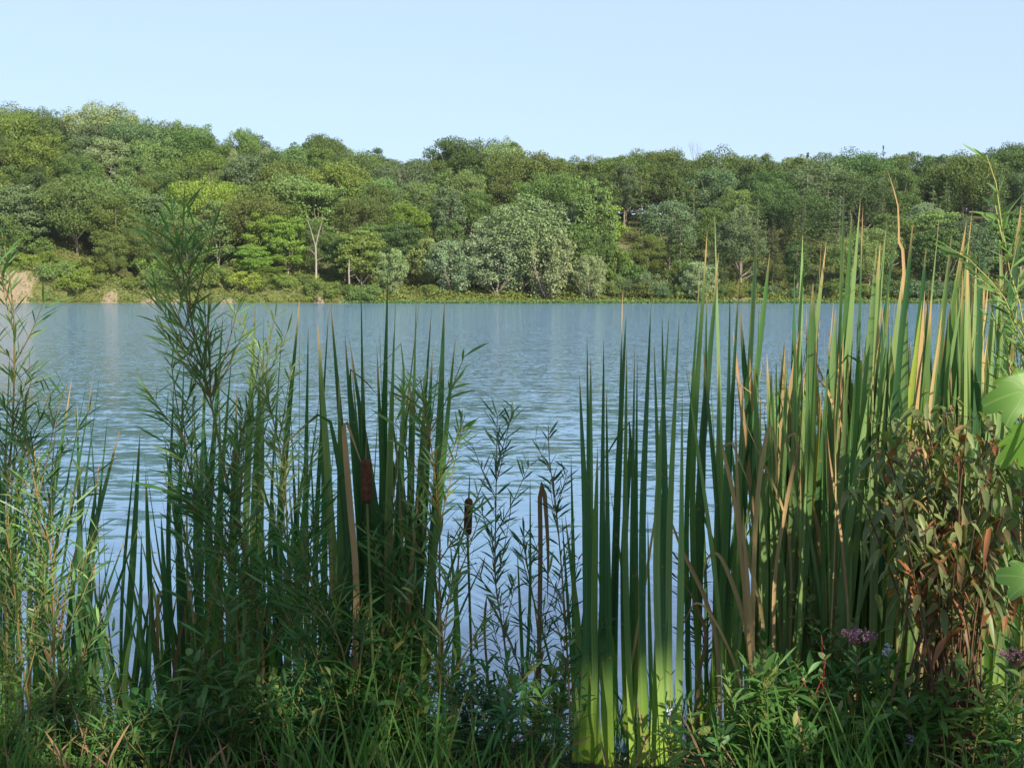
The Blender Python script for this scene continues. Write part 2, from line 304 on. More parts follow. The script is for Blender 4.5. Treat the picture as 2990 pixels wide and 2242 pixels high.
def conifer(h, r, tiers, size, droop=.12, dens=1.0, cb=.12):
    cm, tm = MB(), MB()
    tube(tm, [(0, 0, -1), (0, 0, h * .5), (0, 0, h * .98)], .22, .03, 8, 6)
    for i in range(tiers):
        f = i / (tiers - 1); z = h * (cb + (1 - cb) * f * .98); L = r * (1 - f) ** .8 * rng.uniform(.8, 1.1) + .25; nb = int(7 - 3 * f)
        a0 = rng.uniform(0, 6.28)
        for k in range(nb):
            a = a0 + k * 6.283 / nb + rng.normal() * .25; l = L * rng.uniform(.7, 1.15); d = np.array([math.cos(a), math.sin(a), 0])
            n = int(max(12, 62 * l / r * dens)); t = rng.uniform(.12, 1, n); C = d * (l * t)[:, None] + np.array([0, 0, 1.0]) * (z - droop * l * t ** 1.5 + rng.normal(size=n) * .28)[:, None]
            sd = np.array([-d[1], d[0], 0]); C += sd * (rng.normal(size=n) * .22 * l * (1.1 - t * .7))[:, None]
            quads(cm, C, nrm(np.array([0, 0, 1]) + rng.normal(size=(n, 3)) * .45 + d * .35), rng.uniform(.7, 1.3, n) * size, .6)
            tube(tm, [(0, 0, z), d * l * .9 + np.array([0, 0, z - droop * l * .9])], .05, .015, 2, 3)
    return cm.mesh('crown', M['tree']), tm.mesh('trunk', M['bark'], True)
def shrub(r, h, nl, npl, size):
    npl = int(npl * 1.4); size *= .85
    cm, tm = MB(), MB()
    for i in range(nl):
        a = rng.uniform(0, 6.28); k = math.sqrt(rng.uniform(0, 1)); z = h * rng.uniform(.15, 1) * (1 - .55 * k * k)
        c = np.array([math.cos(a) * r * k, math.sin(a) * r * k, z]); lobe_leaves(cm, c, r * rng.uniform(.2, .34), npl, size, .8)
        if i % 4 == 0: tube(tm, [(c[0] * .1, c[1] * .1, -.5), c * .6, c], .06, .02, 4, 4)
    return cm.mesh('crown', M['tree']), tm.mesh('trunk', M['bark'], True)
def bare_branches(tm, p, d, L, r, depth):
    e = p + d * L; m = (p + e) / 2 + rng.normal(size=3) * L * .05
    tube(tm, [p, m, e], r, r * .55, 4, 5)
    if depth:
        for k in range(rng.integers(2, 4)):
            nd = nrm(d + rng.normal(size=3) * .45 + np.array([0, 0, .15])); bare_branches(tm, p + d * L * rng.uniform(.6, 1), nd, L * rng.uniform(.55, .8), r * .55, depth - 1)
KIND = {}
for i in range(4): KIND['oak%d' % i] = (*broadleaf(16, 7.4 + i * .4, 3.0, 80, 270, .32, (.17, .30)), 16)
for i in range(3): KIND['maple%d' % i] = (*broadleaf(17, 6.0, 2.0, 72, 240, .31, (.18, .32), shape='oval'), 17)
for i in range(2): KIND['shelf%d' % i] = (*broadleaf(14, 5.6, 1.5, 75, 170, .35, (.2, .34), flat=.42, shape='oval'), 14)
KIND['airy0'] = (*broadleaf(16, 5.0, 5.0, 50, 210, .29, (.16, .28), shape='round', forks=9, trunk_r=.2), 16)
KIND['airy1'] = (*broadleaf(15, 6.0, 4.8, 56, 210, .29, (.16, .26), shape='round', forks=9, trunk_r=.22), 15)
KIND['poplar0'] = (*broadleaf(17, 3.6, 2.5, 52, 130, .36, (.24, .4), shape='oval'), 17)
KIND['pointed0'] = (*broadleaf(15, 4.2, 2.0, 60, 190, .30, (.2, .32), shape='cone'), 15)
KIND['pine0'] = (*conifer(17, 4.6, 15, .42), 17)
KIND['pine1'] = (*conifer(16, 5.2, 12, .42, .02, 1.2), 16)
KIND['spruce0'] = (*conifer(18, 3.8, 24, .36, .3, 1.0), 18)
for i in range(3): KIND['shrub%d' % i] = (*shrub(3.2, 4.2, 34, 95, .30), 4.4)
KIND['willow0'] = (*broadleaf(15, 6.4, 0.5, 120, 170, .32, (.12, .22), shape='round', forks=8), 15)
KIND['willow1'] = (*broadleaf(9, 4.6, 0.0, 90, 150, .30, (.13, .24), shape='round', forks=6), 9)
def bare_kind(h, name, depth=3, n=5):
    tm = MB(); tube(tm, [(0, 0, -1), (.2, 0, h * .3), (.1, 0, h * .55)], .3, .2, 6, 6)
    for k in range(n):
        a = k * 6.283 / n + rng.normal() * .3; bare_branches(tm, np.array([.1, 0, h * rng.uniform(.45, .55)]), nrm(np.array([math.cos(a) * .45, math.sin(a) * .45, 1])), h * .2, .09, depth)
    me = tm.mesh('trunk', M['palebark'], True); KIND[name] = (None, me, h)
bare_kind(17, 'bare0')
PAL = dict(olive=(.088, .115, .034), green=(.082, .124, .040), deep=(.062, .096, .034), bluish=(.085, .122, .064), lime=(.135, .19, .036), yellowish=(.112, .148, .038),
           pale=(.16, .205, .105), silver=(.16, .205, .135), cream=(.175, .20, .11), dun=(.12, .13, .06), light=(.12, .17, .06), rust=(.16, .075, .03))
PAL = {k: tuple(v * m_ for v, m_ in zip(c, (1.03, 1.08, .92))) for k, c in PAL.items()}
SHAPEW = dict(oak='broad round', maple='tall oval', shelf='layered', airy='thin open-crowned', poplar='slender upright', pointed='pointed', pine='tiered conifer', spruce='narrow conifer', shrub='low bushy', willow='billowing', bare='leafless')
COLW = dict(olive='olive', green='mid-green', deep='dark green', bluish='blue-green', lime='bright lime', yellowish='yellow-green', pale='pale green', silver='silvery', cream='cream-tinged', dun='dull brownish', light='light green', rust='rust-red')
TREES = []
def tree(kind, x, Y, colname, height=None, wscale=1.0, extra=None, special=None):
    cm, tm, h0 = KIND[kind]; g = float(ground(np.float64(x), np.float64(Y))); s = (height or h0) / h0
    base = kind.rstrip('0123456789')
    nm = {'oak': 'oak_tree', 'pine': 'pine_tree', 'spruce': 'spruce_tree', 'shrub': 'shore_shrub', 'willow': 'willow_tree', 'maple': 'maple_tree', 'poplar': 'poplar_tree', 'bare': 'bare_tree'}.get(base, 'broadleaf_tree')
    t = thing(nm, (x, Y, g - .1)); t.scale = (s * wscale, s * wscale, s); t.rotation_euler.z = rng.uniform(0, 6.28)
    if cm is not None:
        c = bpy.data.objects.new('crown', cm); COL.objects.link(c); c.parent = t
        b = rng.uniform(.88, 1.14); c.color = tuple(v * b * rng.uniform(.94, 1.06) for v in PAL[colname]) + (1,)
    k = bpy.data.objects.new('trunk', tm); COL.objects.link(k); k.parent = t
    cat = 'shrub' if base == 'shrub' else 'tree'
    TREES.append(dict(o=t, x=x, Y=Y, g=g, top=g + (height or h0), base=base, col=colname, cat=cat, px=px_of(x, Y), w=s * wscale, special=special))
    return t
def tree_px(kind, px22, ytop22, Y, colname, w=None, special=None):
    """place by the photo: column and top row (2212-wide picture) at depth Y"""
    p = q(px22 / .7398, ytop22 / .7398, Y); g = float(ground(np.float64(p[0]), np.float64(Y))); H = max(1.5, (p[2] - g) * 1.045)
    ws = 1.0
    if w:                                   # wanted crown width in metres
        cm, tm, h0 = KIND[kind]; R0 = {'oak': 7.6, 'maple': 5.6, 'shelf': 6, 'airy': 5.2, 'poplar': 3.9, 'pointed': 4.4, 'pine': 5, 'spruce': 3.9, 'shrub': 3.6, 'willow': 6.6, 'bare': 6}[kind.rstrip('0123456789')]
        if kind == 'willow1': R0 = 4.8
        ws = w / (2 * R0 * H / h0)
    return tree(kind, p[0], Y, colname, H, ws, special=special)
m22 = lambda d, Y: d / 2670 * Y
# standout trees, by kind, column, top, depth, colour, width in picture pixels
MAN = [('willow0', 1128, 420, 225, 'pale', 215, 'the big billowing willow bush-tree with cream top rising from the water edge'),
 ('willow0', 1072, 478, 222.5, 'silver', 165, 'the silvery-leaved willow bulging over the water, biggest silver one'),
 ('willow1', 978, 512, 222.5, 'silver', 125, 'silvery grey willow at the water edge, left of the biggest silver one'),
 ('willow1', 1180, 485, 222, 'pale', 145, 'cream-flecked willow at the water edge, just right of the biggest silver one'),
 ('willow1', 1275, 545, 221.5, 'cream', 84, 'small cream-tinged willow standing alone on the waterline'),
 ('willow1', 846, 532, 222, 'pale', 84, 'pale rounded willow at the water edge behind the middle reed tips'),
 ('willow1', 1512, 560, 222, 'cream', 96, 'cream-tinged round willow at the water edge by the right reeds'),
 ('poplar0', 1287, 372, 234, 'light', 95, 'tall light green column-like tree left of the fenced clearing'),
 ('shelf0', 1245, 470, 229, 'green', 100, None), ('pointed0', 505, 318, 285, 'pale', 46, 'small pale pointed tree high on the slope, left one of a pair'),
 ('pointed0', 574, 315, 285, 'pale', 56, 'small pale pointed tree high on the slope, right one of a pair'),
 ('shelf1', 570, 440, 232, 'lime', 90, None), ('shelf0', 620, 455, 230, 'lime', 100, None), ('shelf1', 545, 520, 226, 'lime', 90, None), ('shelf0', 590, 570, 223, 'yellowish', 80, None),
 ('shelf0', 745, 500, 230, 'green', 90, None), ('shelf1', 800, 470, 236, 'green', 100, None), ('shelf0', 870, 470, 234, 'deep', 110, None),
 ('oak0', 985, 294, 292, 'deep', 130, 'dark domed oak at the left end of the central rise on the skyline'), ('airy1', 1090, 300, 290, 'pale', 90, None), ('oak1', 1095, 330, 284, 'olive', 120, None),
 ('oak2', 1180, 335, 284, 'olive', 110, None), ('airy0', 1352, 350, 276, 'bluish', 70, None), ('airy1', 1100, 350, 278, 'olive', 100, None),
 ('oak3', 215, 222, 300, 'pale', 150, 'broad pale tree crowning the highest point of the left skyline'), ('maple1', 235, 290, 280, 'pale', 110, None), ('oak1', 90, 235, 302, 'green', 130, None),
 ('oak2', 50, 305, 278, 'olive', 150, None), ('oak0', 165, 330, 268, 'green', 120, None), ('maple0', 20, 350, 264, 'green', 110, None), ('airy1', 415, 262, 298, 'yellowish', 90, None), ('oak0', 530, 276, 300, 'light', 85, 'light green domed tree alone between two dips of the skyline'),
 ('oak1', 700, 290, 296, 'deep', 130, 'dark green dome on the skyline left of centre'), ('oak3', 745, 330, 280, 'deep', 120, None), ('maple2', 480, 350, 268, 'light', 70, None),
 ('pine1', 1745, 340, 268, 'bluish', 110, None), ('pine0', 1790, 400, 256, 'green', 100, None), ('pine0', 1735, 420, 250, 'deep', 90, None), ('spruce0', 1720, 470, 238, 'green', 90, None),
 ('spruce0', 1670, 480, 236, 'deep', 80, None), ('pine1', 1815, 420, 246, 'bluish', 110, None), ('maple0', 2000, 428, 250, 'silver', 90, 'blue-grey dense tree in the dark hollow on the right slope'),
 ('pine1', 1908, 323, 306, 'bluish', 66, 'dark flat-topped conifer poking above the right skyline'), ('pine1', 1470, 480, 236, 'green', 120, None), ('spruce0', 1548, 500, 232, 'deep', 70, None),
 ('bare0', 1503, 296, 306, 'dun', 60, 'leafless pale tree top poking over the skyline right of centre'), ('bare0', 1163, 318, 300, 'dun', 60, 'leafless pale twigs rising over the dip right of the central rise'),
 ('oak2', 1440, 320, 296, 'olive', 110, None), ('oak3', 1560, 322, 292, 'olive', 130, None), ('maple2', 1640, 330, 284, 'green', 90, None), ('airy0', 1600, 440, 246, 'pale', 60, None),
 ('maple1', 1400, 500, 238, 'olive', 80, None), ('shrub1', 1480, 545, 226, 'green', 80, None), ('spruce0', 455, 360, 252, 'dun', 60, None), ('airy0', 452, 440, 240, 'dun', 60, None),
 ('shrub0', 1890, 520, 233, 'rust', 24, 'small rust-red bush on the slope seen between the tall right reeds'),
 ('oak0', 2190, 308, 300, 'deep', 100, None), ('maple0', 1300, 470, 232, 'green', 60, None)]
for k, px, yt, Y, cn, wpx, sp in MAN: tree_px(k, px, yt, Y, cn, m22(wpx, Y), sp)
rng = np.random.default_rng(107)
# the rest of the wood, in loose rows up the slope
def rowfill():
    rows = [(228, 8.5, 11, .3), (236, 9, 13.5, .5), (245, 9, 14.5, .7), (255, 9.5, 15, .85), (266, 9.5, 15.5, .9), (278, 10, 16, 1), (291, 9.5, 16, 1), (304, 9, 15.5, 1), (316, 9, 13, 1), (328, 10, 13, 1)]
    for ri, (Y0, dx, H, _) in enumerate(rows):
        hw = Y0 * .43; x = -hw - rng.uniform(0, dx)
        while x < hw:
            Y = Y0 + rng.uniform(-3.5, 3.5); xx = x + rng.uniform(-2.5, 2.5); px = px_of(xx, Y) * .7398; x += dx * rng.uniform(.8, 1.25)
            if ri <= 2 and 1290 < px < 1400: continue                # the clearing stays open
            if ri == 3 and 1300 < px < 1372: continue
            if ri == 0 and px < 500 and rng.random() < .15: continue
            if any(abs(t['Y'] - Y) < 4 and abs(t['x'] - xx) < 4.4 * max(.7, t['w']) for t in TREES): continue
            h = H * rng.uniform(.82, 1.15)
            right = px > 1380
            kinds = ['oak', 'oak', 'oak', 'maple', 'maple', 'airy'] if ri >= 5 else ['oak', 'oak', 'maple', 'maple', 'airy'] if ri >= 3 else ['maple', 'oak', 'maple', 'shelf', 'poplar', 'willow']
            if right and 0 < ri < 6: kinds += ['pine', 'spruce', 'pine']
            kd = kinds[rng.integers(len(kinds))]
            cnt = {'oak': 4, 'maple': 3, 'shelf': 2, 'airy': 2, 'pine': 2, 'spruce': 1, 'willow': 2, 'poplar': 1}[kd]; ks = kd + str(rng.integers(cnt))
            cols = ['olive', 'green', 'olive', 'deep', 'light', 'bluish', 'yellowish'] if ri >= 4 else ['green', 'green', 'olive', 'deep', 'bluish', 'light', 'yellowish', 'lime']
            if right: cols = ['deep', 'green', 'olive', 'deep', 'green', 'bluish', 'light']
            if kd in ('pine', 'spruce'): cols = ['deep', 'bluish', 'green']
            cn = cols[rng.integers(len(cols))]
            g = float(ground(np.float64(xx), np.float64(Y)))
            # never taller than the photo's skyline at that column
            lim = min(1.45 + (HOR - skyline(px / .7398 + o)) / FPX * Y for o in (-25, 0, 25)) - g
            if ri == 8: h = lim * rng.uniform(.86, .95)
            if ri == 9: h = lim * rng.uniform(.8, .9)
            if ri == 7: h = lim * rng.uniform(.95, 1.08)
            h = min(h, lim * (1.08 if ri == 7 else 1.03))
            if kd in ('pine', 'spruce'): h = min(h, lim * .9)
            if h < 5: continue
            ws = min(1.5, 16.0 / h) if h < 16 and ri >= 5 else 1.0
            tree(ks, xx, Y, cn, h, ws)
rowfill()
rng = np.random.default_rng(108)
# bushes along the waterline
x = -95.0
while x < 96:
    Y = SHORE + 1.5 * math.sin(x * .045) + .8 * math.sin(x * .16 + 1) + rng.uniform(1.3, 4.8); px = px_of(x, Y) * .7398; xx = x; x += rng.uniform(2.7, 4.4)
    if any(abs(t['Y'] - Y) < 4 and abs(t['x'] - xx) < 3.6 * t['w'] for t in TREES if t['base'] == 'willow'): continue
    if any(abs(xx - c) < wd + .9 for c, wd, tp in SAND if tp > 1.7): Y += 3.5
    hh = rng.uniform(1.8, 4.6) * (1.15 if 100 < px < 500 else 1)
    cn = ['lime', 'yellowish', 'green', 'light', 'lime', 'dun'][rng.integers(6)] if px < 800 else ['green', 'olive', 'light', 'bluish', 'yellowish'][rng.integers(5)]
    tree('shrub%d' % rng.integers(3), xx, Y, cn, hh, rng.uniform(.8, 1.15))
for px, yt, Y, cn, wpx in [(200, 545, 229, 'olive', 120), (130, 560, 227, 'lime', 90), (270, 520, 231, 'green', 90), (60, 500, 232, 'green', 100), (330, 530, 228, 'yellowish', 90), (400, 560, 226, 'green', 80), (1340, 525, 233, 'yellowish', 90), (1370, 560, 227, 'green', 80), (1330, 590, 223.5, 'light', 70), (1400, 580, 224, 'bluish', 90)]:
    tree_px('shrub%d' % rng.integers(3), px, yt, Y, cn, m22(wpx, Y))
# labels for the wood: the row up the slope, the landmark below and the order along it
ORD = ['first', 'second', 'third', 'fourth', 'fifth', 'sixth', 'seventh', 'eighth', 'ninth', 'tenth', 'eleventh', 'twelfth', 'thirteenth', 'fourteenth', 'fifteenth', 'sixteenth', 'seventeenth', 'eighteenth', 'nineteenth', 'twentieth']
SECT = [(0, 130, 'above the left sandbank'), (130, 330, 'left of the tall sapling'), (330, 460, 'behind the tall sapling'), (460, 640, 'by the lime-green trees'), (640, 800, 'near the forked snag'),
        (800, 940, 'near the pale round willow'), (940, 1230, 'above the silvery willows'), (1230, 1420, 'near the fenced clearing'), (1420, 1620, 'behind the leftmost right reeds'), (1620, 1800, 'among the right-hand conifers'),
        (1800, 2000, 'behind the tallest right reeds'), (2000, 9999, 'at far right')]
def rowname(t):
    Y = t['Y']
    return 'on the ridge' if Y > 297 else 'under the ridge' if Y > 284 else 'high on the slope' if Y > 271 else 'upper mid-slope' if Y > 260 else 'at mid-slope' if Y > 249.5 else 'lower mid-slope' if Y > 239.5 else 'low on the slope' if Y > 231 else 'at the slope foot' if Y > 225 else 'on the waterline'
from collections import defaultdict
gr = defaultdict(list)
for t in TREES:
    p = t['px'] * .7398; t['sect'] = next((s for a, b, s in SECT if a <= p < b), 'above the left sandbank'); t['row'] = rowname(t)
    if t['special']: tag(t['o'], t['special'], t['cat'], 'trees of the wood across the lake')
    else: gr[(t['base'], t['col'], t['row'], t['sect'])].append(t)
for (b, c, r, s), L in gr.items():
    L.sort(key=lambda t: t['px'])
    for i, t in enumerate(L):
        lab = '%s %s %s %s, %s' % (COLW[c], SHAPEW[b], 'bush' if b == 'shrub' else 'tree', r, s)
        if len(L) > 1: lab = ('%s from left, ' % ORD[i]) + lab
        if len(lab.replace('-', ' ').split()) > 16: lab = lab.replace('low bushy bush', 'bush').replace('thin open-crowned', 'airy')
        tag(t['o'], lab, t['cat'], 'bushes along the far shore' if b == 'shrub' else 'trees of the wood across the lake')
# the dead forked snag and a few bare pale trunks
def snag(px, yt, Y, fork, label, lean=0):
    p = q(px / .7398, yt / .7398, Y); g = float(ground(np.float64(p[0]), np.float64(Y))); H = p[2] - g
    t = thing('dead_tree', (p[0], Y, g), label, 'dead tree', 'dead trunks on the far shore'); mb = MB()
    a = np.array([p[0], Y, g]); z = lambda f, dx=0: a + np.array([dx + lean * f, 0, H * f])
    tube(mb, [z(-.05), z(.3, .15), z(.62, .1)], .22, .15, 7, 6)
    if fork: tube(mb, [z(.62, .1), z(.85, -.7), z(1, -1.3)], .12, .06, 5, 5); tube(mb, [z(.62, .1), z(.82, .7), z(.97, 1.3)], .11, .05, 5, 5); tube(mb, [z(.5, .1), z(.62, -1.4)], .09, .03, 4, 4); tube(mb, [z(.42, .1), z(.47, 1.5)], .07, .03, 4, 4)
    else: tube(mb, [z(.62, .1), z(1, .2)], .16, .06, 4, 5); [tube(mb, [z(f, .1), z(f + .07, rng.choice([-1, 1]) * rng.uniform(.6, 1.5))], .06, .02, 3, 4) for f in (.5, .65, .8)]
    mb.build('trunk', M['palebark'], t, smooth=True)
snag(680, 475, 220.8, True, 'bleached dead snag with a forked top standing low on the far bank')

snag(752, 560, 221, False, 'short bare trunk on the far bank right of the forked snag')
# rail fence in the clearing
for Yf in np.arange(232, 262, .5):     # where the clearing's ground meets that line of sight
    fp = q(1302 / .7398, 512 / .7398, Yf)
    if ground(np.float64(fp[0]), np.float64(Yf)) >= fp[2]: break
g0 = float(ground(np.float64(fp[0]), np.float64(Yf))); Yf = float(Yf)
fence = thing('wooden_fence', (fp[0], Yf, g0), 'weathered low rail fence crossing the small grassy clearing on the slope', 'fence', None)
for i in range(4):
    mb = MB(); xx = fp[0] + i * 1.9; tube(mb, [(xx, Yf, g0 - .4), (xx, Yf, g0 + 1.0)], .06, .06, 2, 6); mb.build('post', M['palebark'], fence)
for k in (.45, .85):
    mb = MB(); tube(mb, [(fp[0] - .3, Yf - .1, g0 + k), (fp[0] + 6.1, Yf - .1, g0 + k)], .05, .05, 2, 5); mb.build('rail', M['palebark'], fence)
# undergrowth covering the slope and bank
def undergrowth():
    mb = MB(); n = 90000; X = rng.uniform(-130, 130, n); d = rng.uniform(0, 1, n) ** 2.2 * 34 + .25; Y = SHORE + 1.5 * np.sin(X * .045) + .8 * np.sin(X * .16 + 1) + d; Z = ground(X, Y)
    h = rng.uniform(.05, 1.3, n) * (.6 + .6 * np.sin(X * .9 + d) * np.sin(X * .37 + d * .8)) * np.where(d < 1.2, .5, 1)
    bare = (sand(X, Y, Z) + rng.normal(size=n) * .12 > .5) & (d < 4) & (rng.random(n) < .88)
    k = ~bare; C = np.stack([X, Y, Z + h], -1)[k]; quads(mb, C, nrm(rdir(len(C)) + np.array([0, -.3, .7])), rng.uniform(.25, .5, len(C)))
    tag(mb.build('undergrowth', M['tree'], col=(.12, .15, .035)), 'yellow-green undergrowth covering the far bank and slope beneath the trees', 'undergrowth', kind='stuff')
    mb = MB(); n = 9000; X = rng.uniform(-30, 100, n); Y = SHORE + 1.5 * np.sin(X * .045) + .8 * np.sin(X * .16 + 1) + rng.uniform(-.8, .9, n); Z = np.maximum(ground(X, Y), 0) + rng.uniform(0, .45, n)
    quads(mb, np.stack([X, Y, Z], -1), nrm(rdir(n) + np.array([0, -.5, .5])), .3)
    tag(mb.build('shore_weeds', M['tree'], col=(.085, .16, .045)), 'low green water weeds fringing the far shoreline', 'water weeds', kind='stuff')
undergrowth()
def far_wood():
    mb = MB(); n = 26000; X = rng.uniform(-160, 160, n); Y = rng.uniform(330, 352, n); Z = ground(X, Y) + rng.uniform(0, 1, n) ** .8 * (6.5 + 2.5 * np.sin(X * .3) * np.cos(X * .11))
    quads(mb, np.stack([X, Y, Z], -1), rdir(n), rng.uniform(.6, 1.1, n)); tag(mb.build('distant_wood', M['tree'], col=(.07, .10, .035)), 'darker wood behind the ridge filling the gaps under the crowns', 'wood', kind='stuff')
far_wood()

# ------------------------------------------------------------------ near bank
def bank_z(x, y): return 0.16 - 0.21 * sm(3.0, 4.35, y + .12 * np.sin(x * 2.1) + .05 * np.sin(x * 7)) - .5 * sm(4.3, 7, y)
def near_bank():
    xs = np.concatenate([np.linspace(-60, -4, 20), np.linspace(-3.9, 3.9, 80), np.linspace(4, 60, 20)]); ys = np.concatenate([np.linspace(-60, 2, 14), np.linspace(2.2, 7, 40)])
    X, Y = np.meshgrid(xs, ys); Z = bank_z(X, Y) + .012 * np.sin(X * 23 + Y * 11) * np.cos(Y * 19)
    mb = MB(); mb.grid(np.stack([X, Y, Z], -1)[None])
    tag(mb.build('near_bank', noise_mat('muddy_soil', (.02, .018, .012), (.07, .055, .035), 14, bump=.8), smooth=True), kind='structure')
near_bank()

rng = np.random.default_rng(100)
PLANTS = []
def plant(name, x, Y, cat, desc, group, z=None):
    t = thing(name, (x, Y, bank_z(x, Y) if z is None else z)); PLANTS.append(dict(o=t, px=px_of(x, Y) * .7398, Y=Y, cat=cat, desc=desc, group=group)); return t
# ---- cattails: each shoot a fan of blades, tips taken by photo column and row at a real depth
GRN = dict(d=(.042, .108, .04), g=(.085, .165, .05), l=(.155, .235, .085), y=(.24, .28, .05), b=(.33, .235, .115), k=(.16, .10, .06))  # d is toned for shaded blades, l for sunlit ones: light in the colour
def blade(t, p0, p1, width, kind, n=16, fan=False):
    c = GRN[kind]; m = M['dead'] if kind in 'bk' else M['cattail']; bx = .38
    mid = np.array([p0[0] + (p1[0] - p0[0]) * bx, p0[1] + (p1[1] - p0[1]) * .5, p0[2] + (p1[2] - p0[2]) * .5])
    mid = mid + np.array([rng.normal() * .018, rng.normal() * .02, 0]); L_ = [p0, mid, p1]
    if not fan and rng.random() < .10:      # a broken tip hanging over
        k_ = p0 + (p1 - p0) * rng.uniform(.72, .88); sgn = rng.choice([-1, 1]); L_ = [p0, mid, k_, k_ + np.array([sgn * .03, 0, .012]), k_ + np.array([sgn * rng.uniform(.06, .16), rng.normal() * .04, -rng.uniform(.05, .2)])]; n = 24
    mb = MB(); ribbon(mb, L_, width, face=rng.normal() * (.12 if fan else .4), twist=(.5 if fan else 1) * rng.choice([-1, 1]) * (rng.uniform(.05, 1.0) if rng.random() < .7 else rng.uniform(1, 2)), n=n, base=1.0 if fan else .75, taper=rng.uniform(.10, .34) if p0[0] > .72 else rng.uniform(.28, .55))
    j = rng.uniform(.85, 1.15); o = mb.build('dry_leaf' if kind in 'bk' else 'leaf', m, t, tuple(v * j for v in c), smooth=True); return o
def shoot(bx, Y, tips, desc='dark green', extra=3, emax=None, wid=.021, fan=False):
    x0 = (bx - CX) / FPX * Y * 1.0; zb = bank_z(x0, Y) - .05
    t = plant('cattail', x0, Y, 'cattail', desc, 'cattails growing along the near bank', zb)
    for k, tp in enumerate(tips):
        tx, ty = tp[0], tp[1]; kd = tp[2] if len(tp) > 2 else 'd'; wd = tp[3] if len(tp) > 3 else wid
        Yt = Y + rng.uniform(-.12, .12); p1 = q(tx, ty, Yt); off = (k - (len(tips) - 1) / 2) * (.0185 if fan else .012)
        blade(t, np.array([x0 + off, Y + rng.normal() * .008, zb]), p1, wd * rng.uniform(.85, 1.15), kd, fan=fan)
    ym = emax or (min(tp[1] for tp in tips) + 250)
    for k in range(extra):
        tx = bx + rng.normal() * 90; ty = rng.uniform(ym, ym + 550); kd = rng.choice(list('dgdgb' if bx < 2150 else 'lglbl')) if ty > 900 else 'd'
        blade(t, np.array([x0 + rng.normal() * .015, Y + rng.normal() * .01, zb]), q(tx, min(ty, 1900), Y + rng.uniform(-.15, .15)), rng.uniform(.010, .017), kd, 12)
    return t
SH = [
 (-40, 3.8, [(29, 1022), (60, 1040), (-30, 1100)], 'dark'), (5, 4.0, [(130, 1250), (85, 1150), (10, 1300)], 'dark'),
 (70, 3.95, [(209, 1110), (264, 1060), (271, 1103, 'd', .012), (175, 1248)], 'dark'), (150, 4.0, [(298, 1044), (316, 1203, 'd', .012), (351, 1248), (290, 1350)], 'dark'),
 (240, 3.9, [(225, 1180), (262, 1200), (240, 1400)], 'dark'), (330, 4.1, [(409, 1257), (392, 1338, 'd', .011), (300, 1480)], 'dark'), (465, 4.1, [(425, 1374), (375, 1433, 'y', .012), (470, 1500)], 'dark, crossing'),
 (520, 3.95, [(508, 1103), (538, 1010), (480, 1280)], 'dark'), (560, 4.0, [(560, 1060), (606, 940), (590, 1150)], 'dark'), (600, 4.05, [(651, 918), (678, 1013, 'g'), (640, 1120)], 'mid-green'),
 (640, 3.9, [(692, 1130), (707, 1117, 'g'), (720, 1250, 'y', .012)], 'mid-green'), (720, 3.8, [(746, 882, 'l', .024), (771, 900, 'l', .02), (760, 1060, 'g', .03)], 'pale broad-bladed'), (780, 4.0, [(827, 900), (875, 873), (800, 1050)], 'dark'),
 (850, 3.9, [(875, 960, 'g', .024), (904, 1243, 'g'), (845, 1120, 'd')], 'mid-green'), (900, 4.0, [(900, 950), (961, 880), (930, 1040)], 'dark'), (985, 3.85, [(927, 936, 'l', .024), (950, 870), (990, 1100, 'g')], 'pale-tipped leaning'),
 (1060, 3.95, [(1011, 743), (965, 880), (1007, 977), (1040, 1100)], 'dark tall'), (1090, 3.9, [(1052, 716), (1063, 1017), (1020, 990), (1108, 940, 'g')], 'tall dark'), (1120, 3.95, [(1134, 729), (1149, 976), (1100, 1010)], 'tall dark'),
 (1150, 3.9, [(1160, 761, 'l'), (1181, 847, 'l', .016), (1175, 1040)], 'pale-tipped'), (1170, 4.0, [(1228, 842, 'g'), (1216, 842, 'g'), (1200, 1100)], 'mid-green'), (1190, 3.95, [(1260, 900), (1263, 1017), (1240, 1150)], 'dark'),
 (1200, 3.85, [(1298, 877), (1330, 983, 'g', .018), (1280, 1300)], 'dark right-leaning'), (1300, 4.1, [(1270, 1290, 'd', .012), (1345, 1500, 'd', .012)], 'short dark'), (1530, 4.1, [(1548, 1381, 'd', .012), (1510, 1600, 'd', .012)], 'short thin'),
 (1690, 4.0, [(1667, 1320, 'd', .016), (1640, 1500, 'd', .012), (1700, 1500, 'd', .012)], 'short dark'),
 (1790, 4.0, [(1818, 851, 'd', .016), (1829, 900), (1820, 1200)], 'tall dark'),
 (1850, 3.95, [(1845, 1022), (1853, 1004), (1861, 1022)], 'dark'),
 (2050, 3.9, [(2044, 779), (2065, 824), (2098, 738), (2075, 1100, 'y', .014)], 'tall dark green'), (2085, 3.85, [(2065, 675, 'g', .018), (2132, 838, 'g', .024), (2100, 1030, 'l')], 'tall mid-green'), (2150, 3.8, [(2087, 630, 'l', .02), (2157, 815), (2170, 1100, 'g')], 'tall left-leaning'),
 (2180, 4.0, [(2212, 639, 'l', .02), (2248, 736, 'g', .018), (2216, 856), (2190, 1040, 'b')], 'tall pale-tipped'), (2240, 3.95, [(2160, 900), (2140, 960, 'b'), (2260, 1100, 'g'), (2140, 1180, 'b')], 'half withered'), (2300, 4.05, [(2320, 788), (2344, 684, 'l'), (2290, 1000)], 'thin tall')]
for bx, Y, tips, d in SH: shoot(bx, Y - (.32 if 980 < bx < 1230 else 0), tips, d, wid=.0245 if 980 < bx < 1230 else .021)
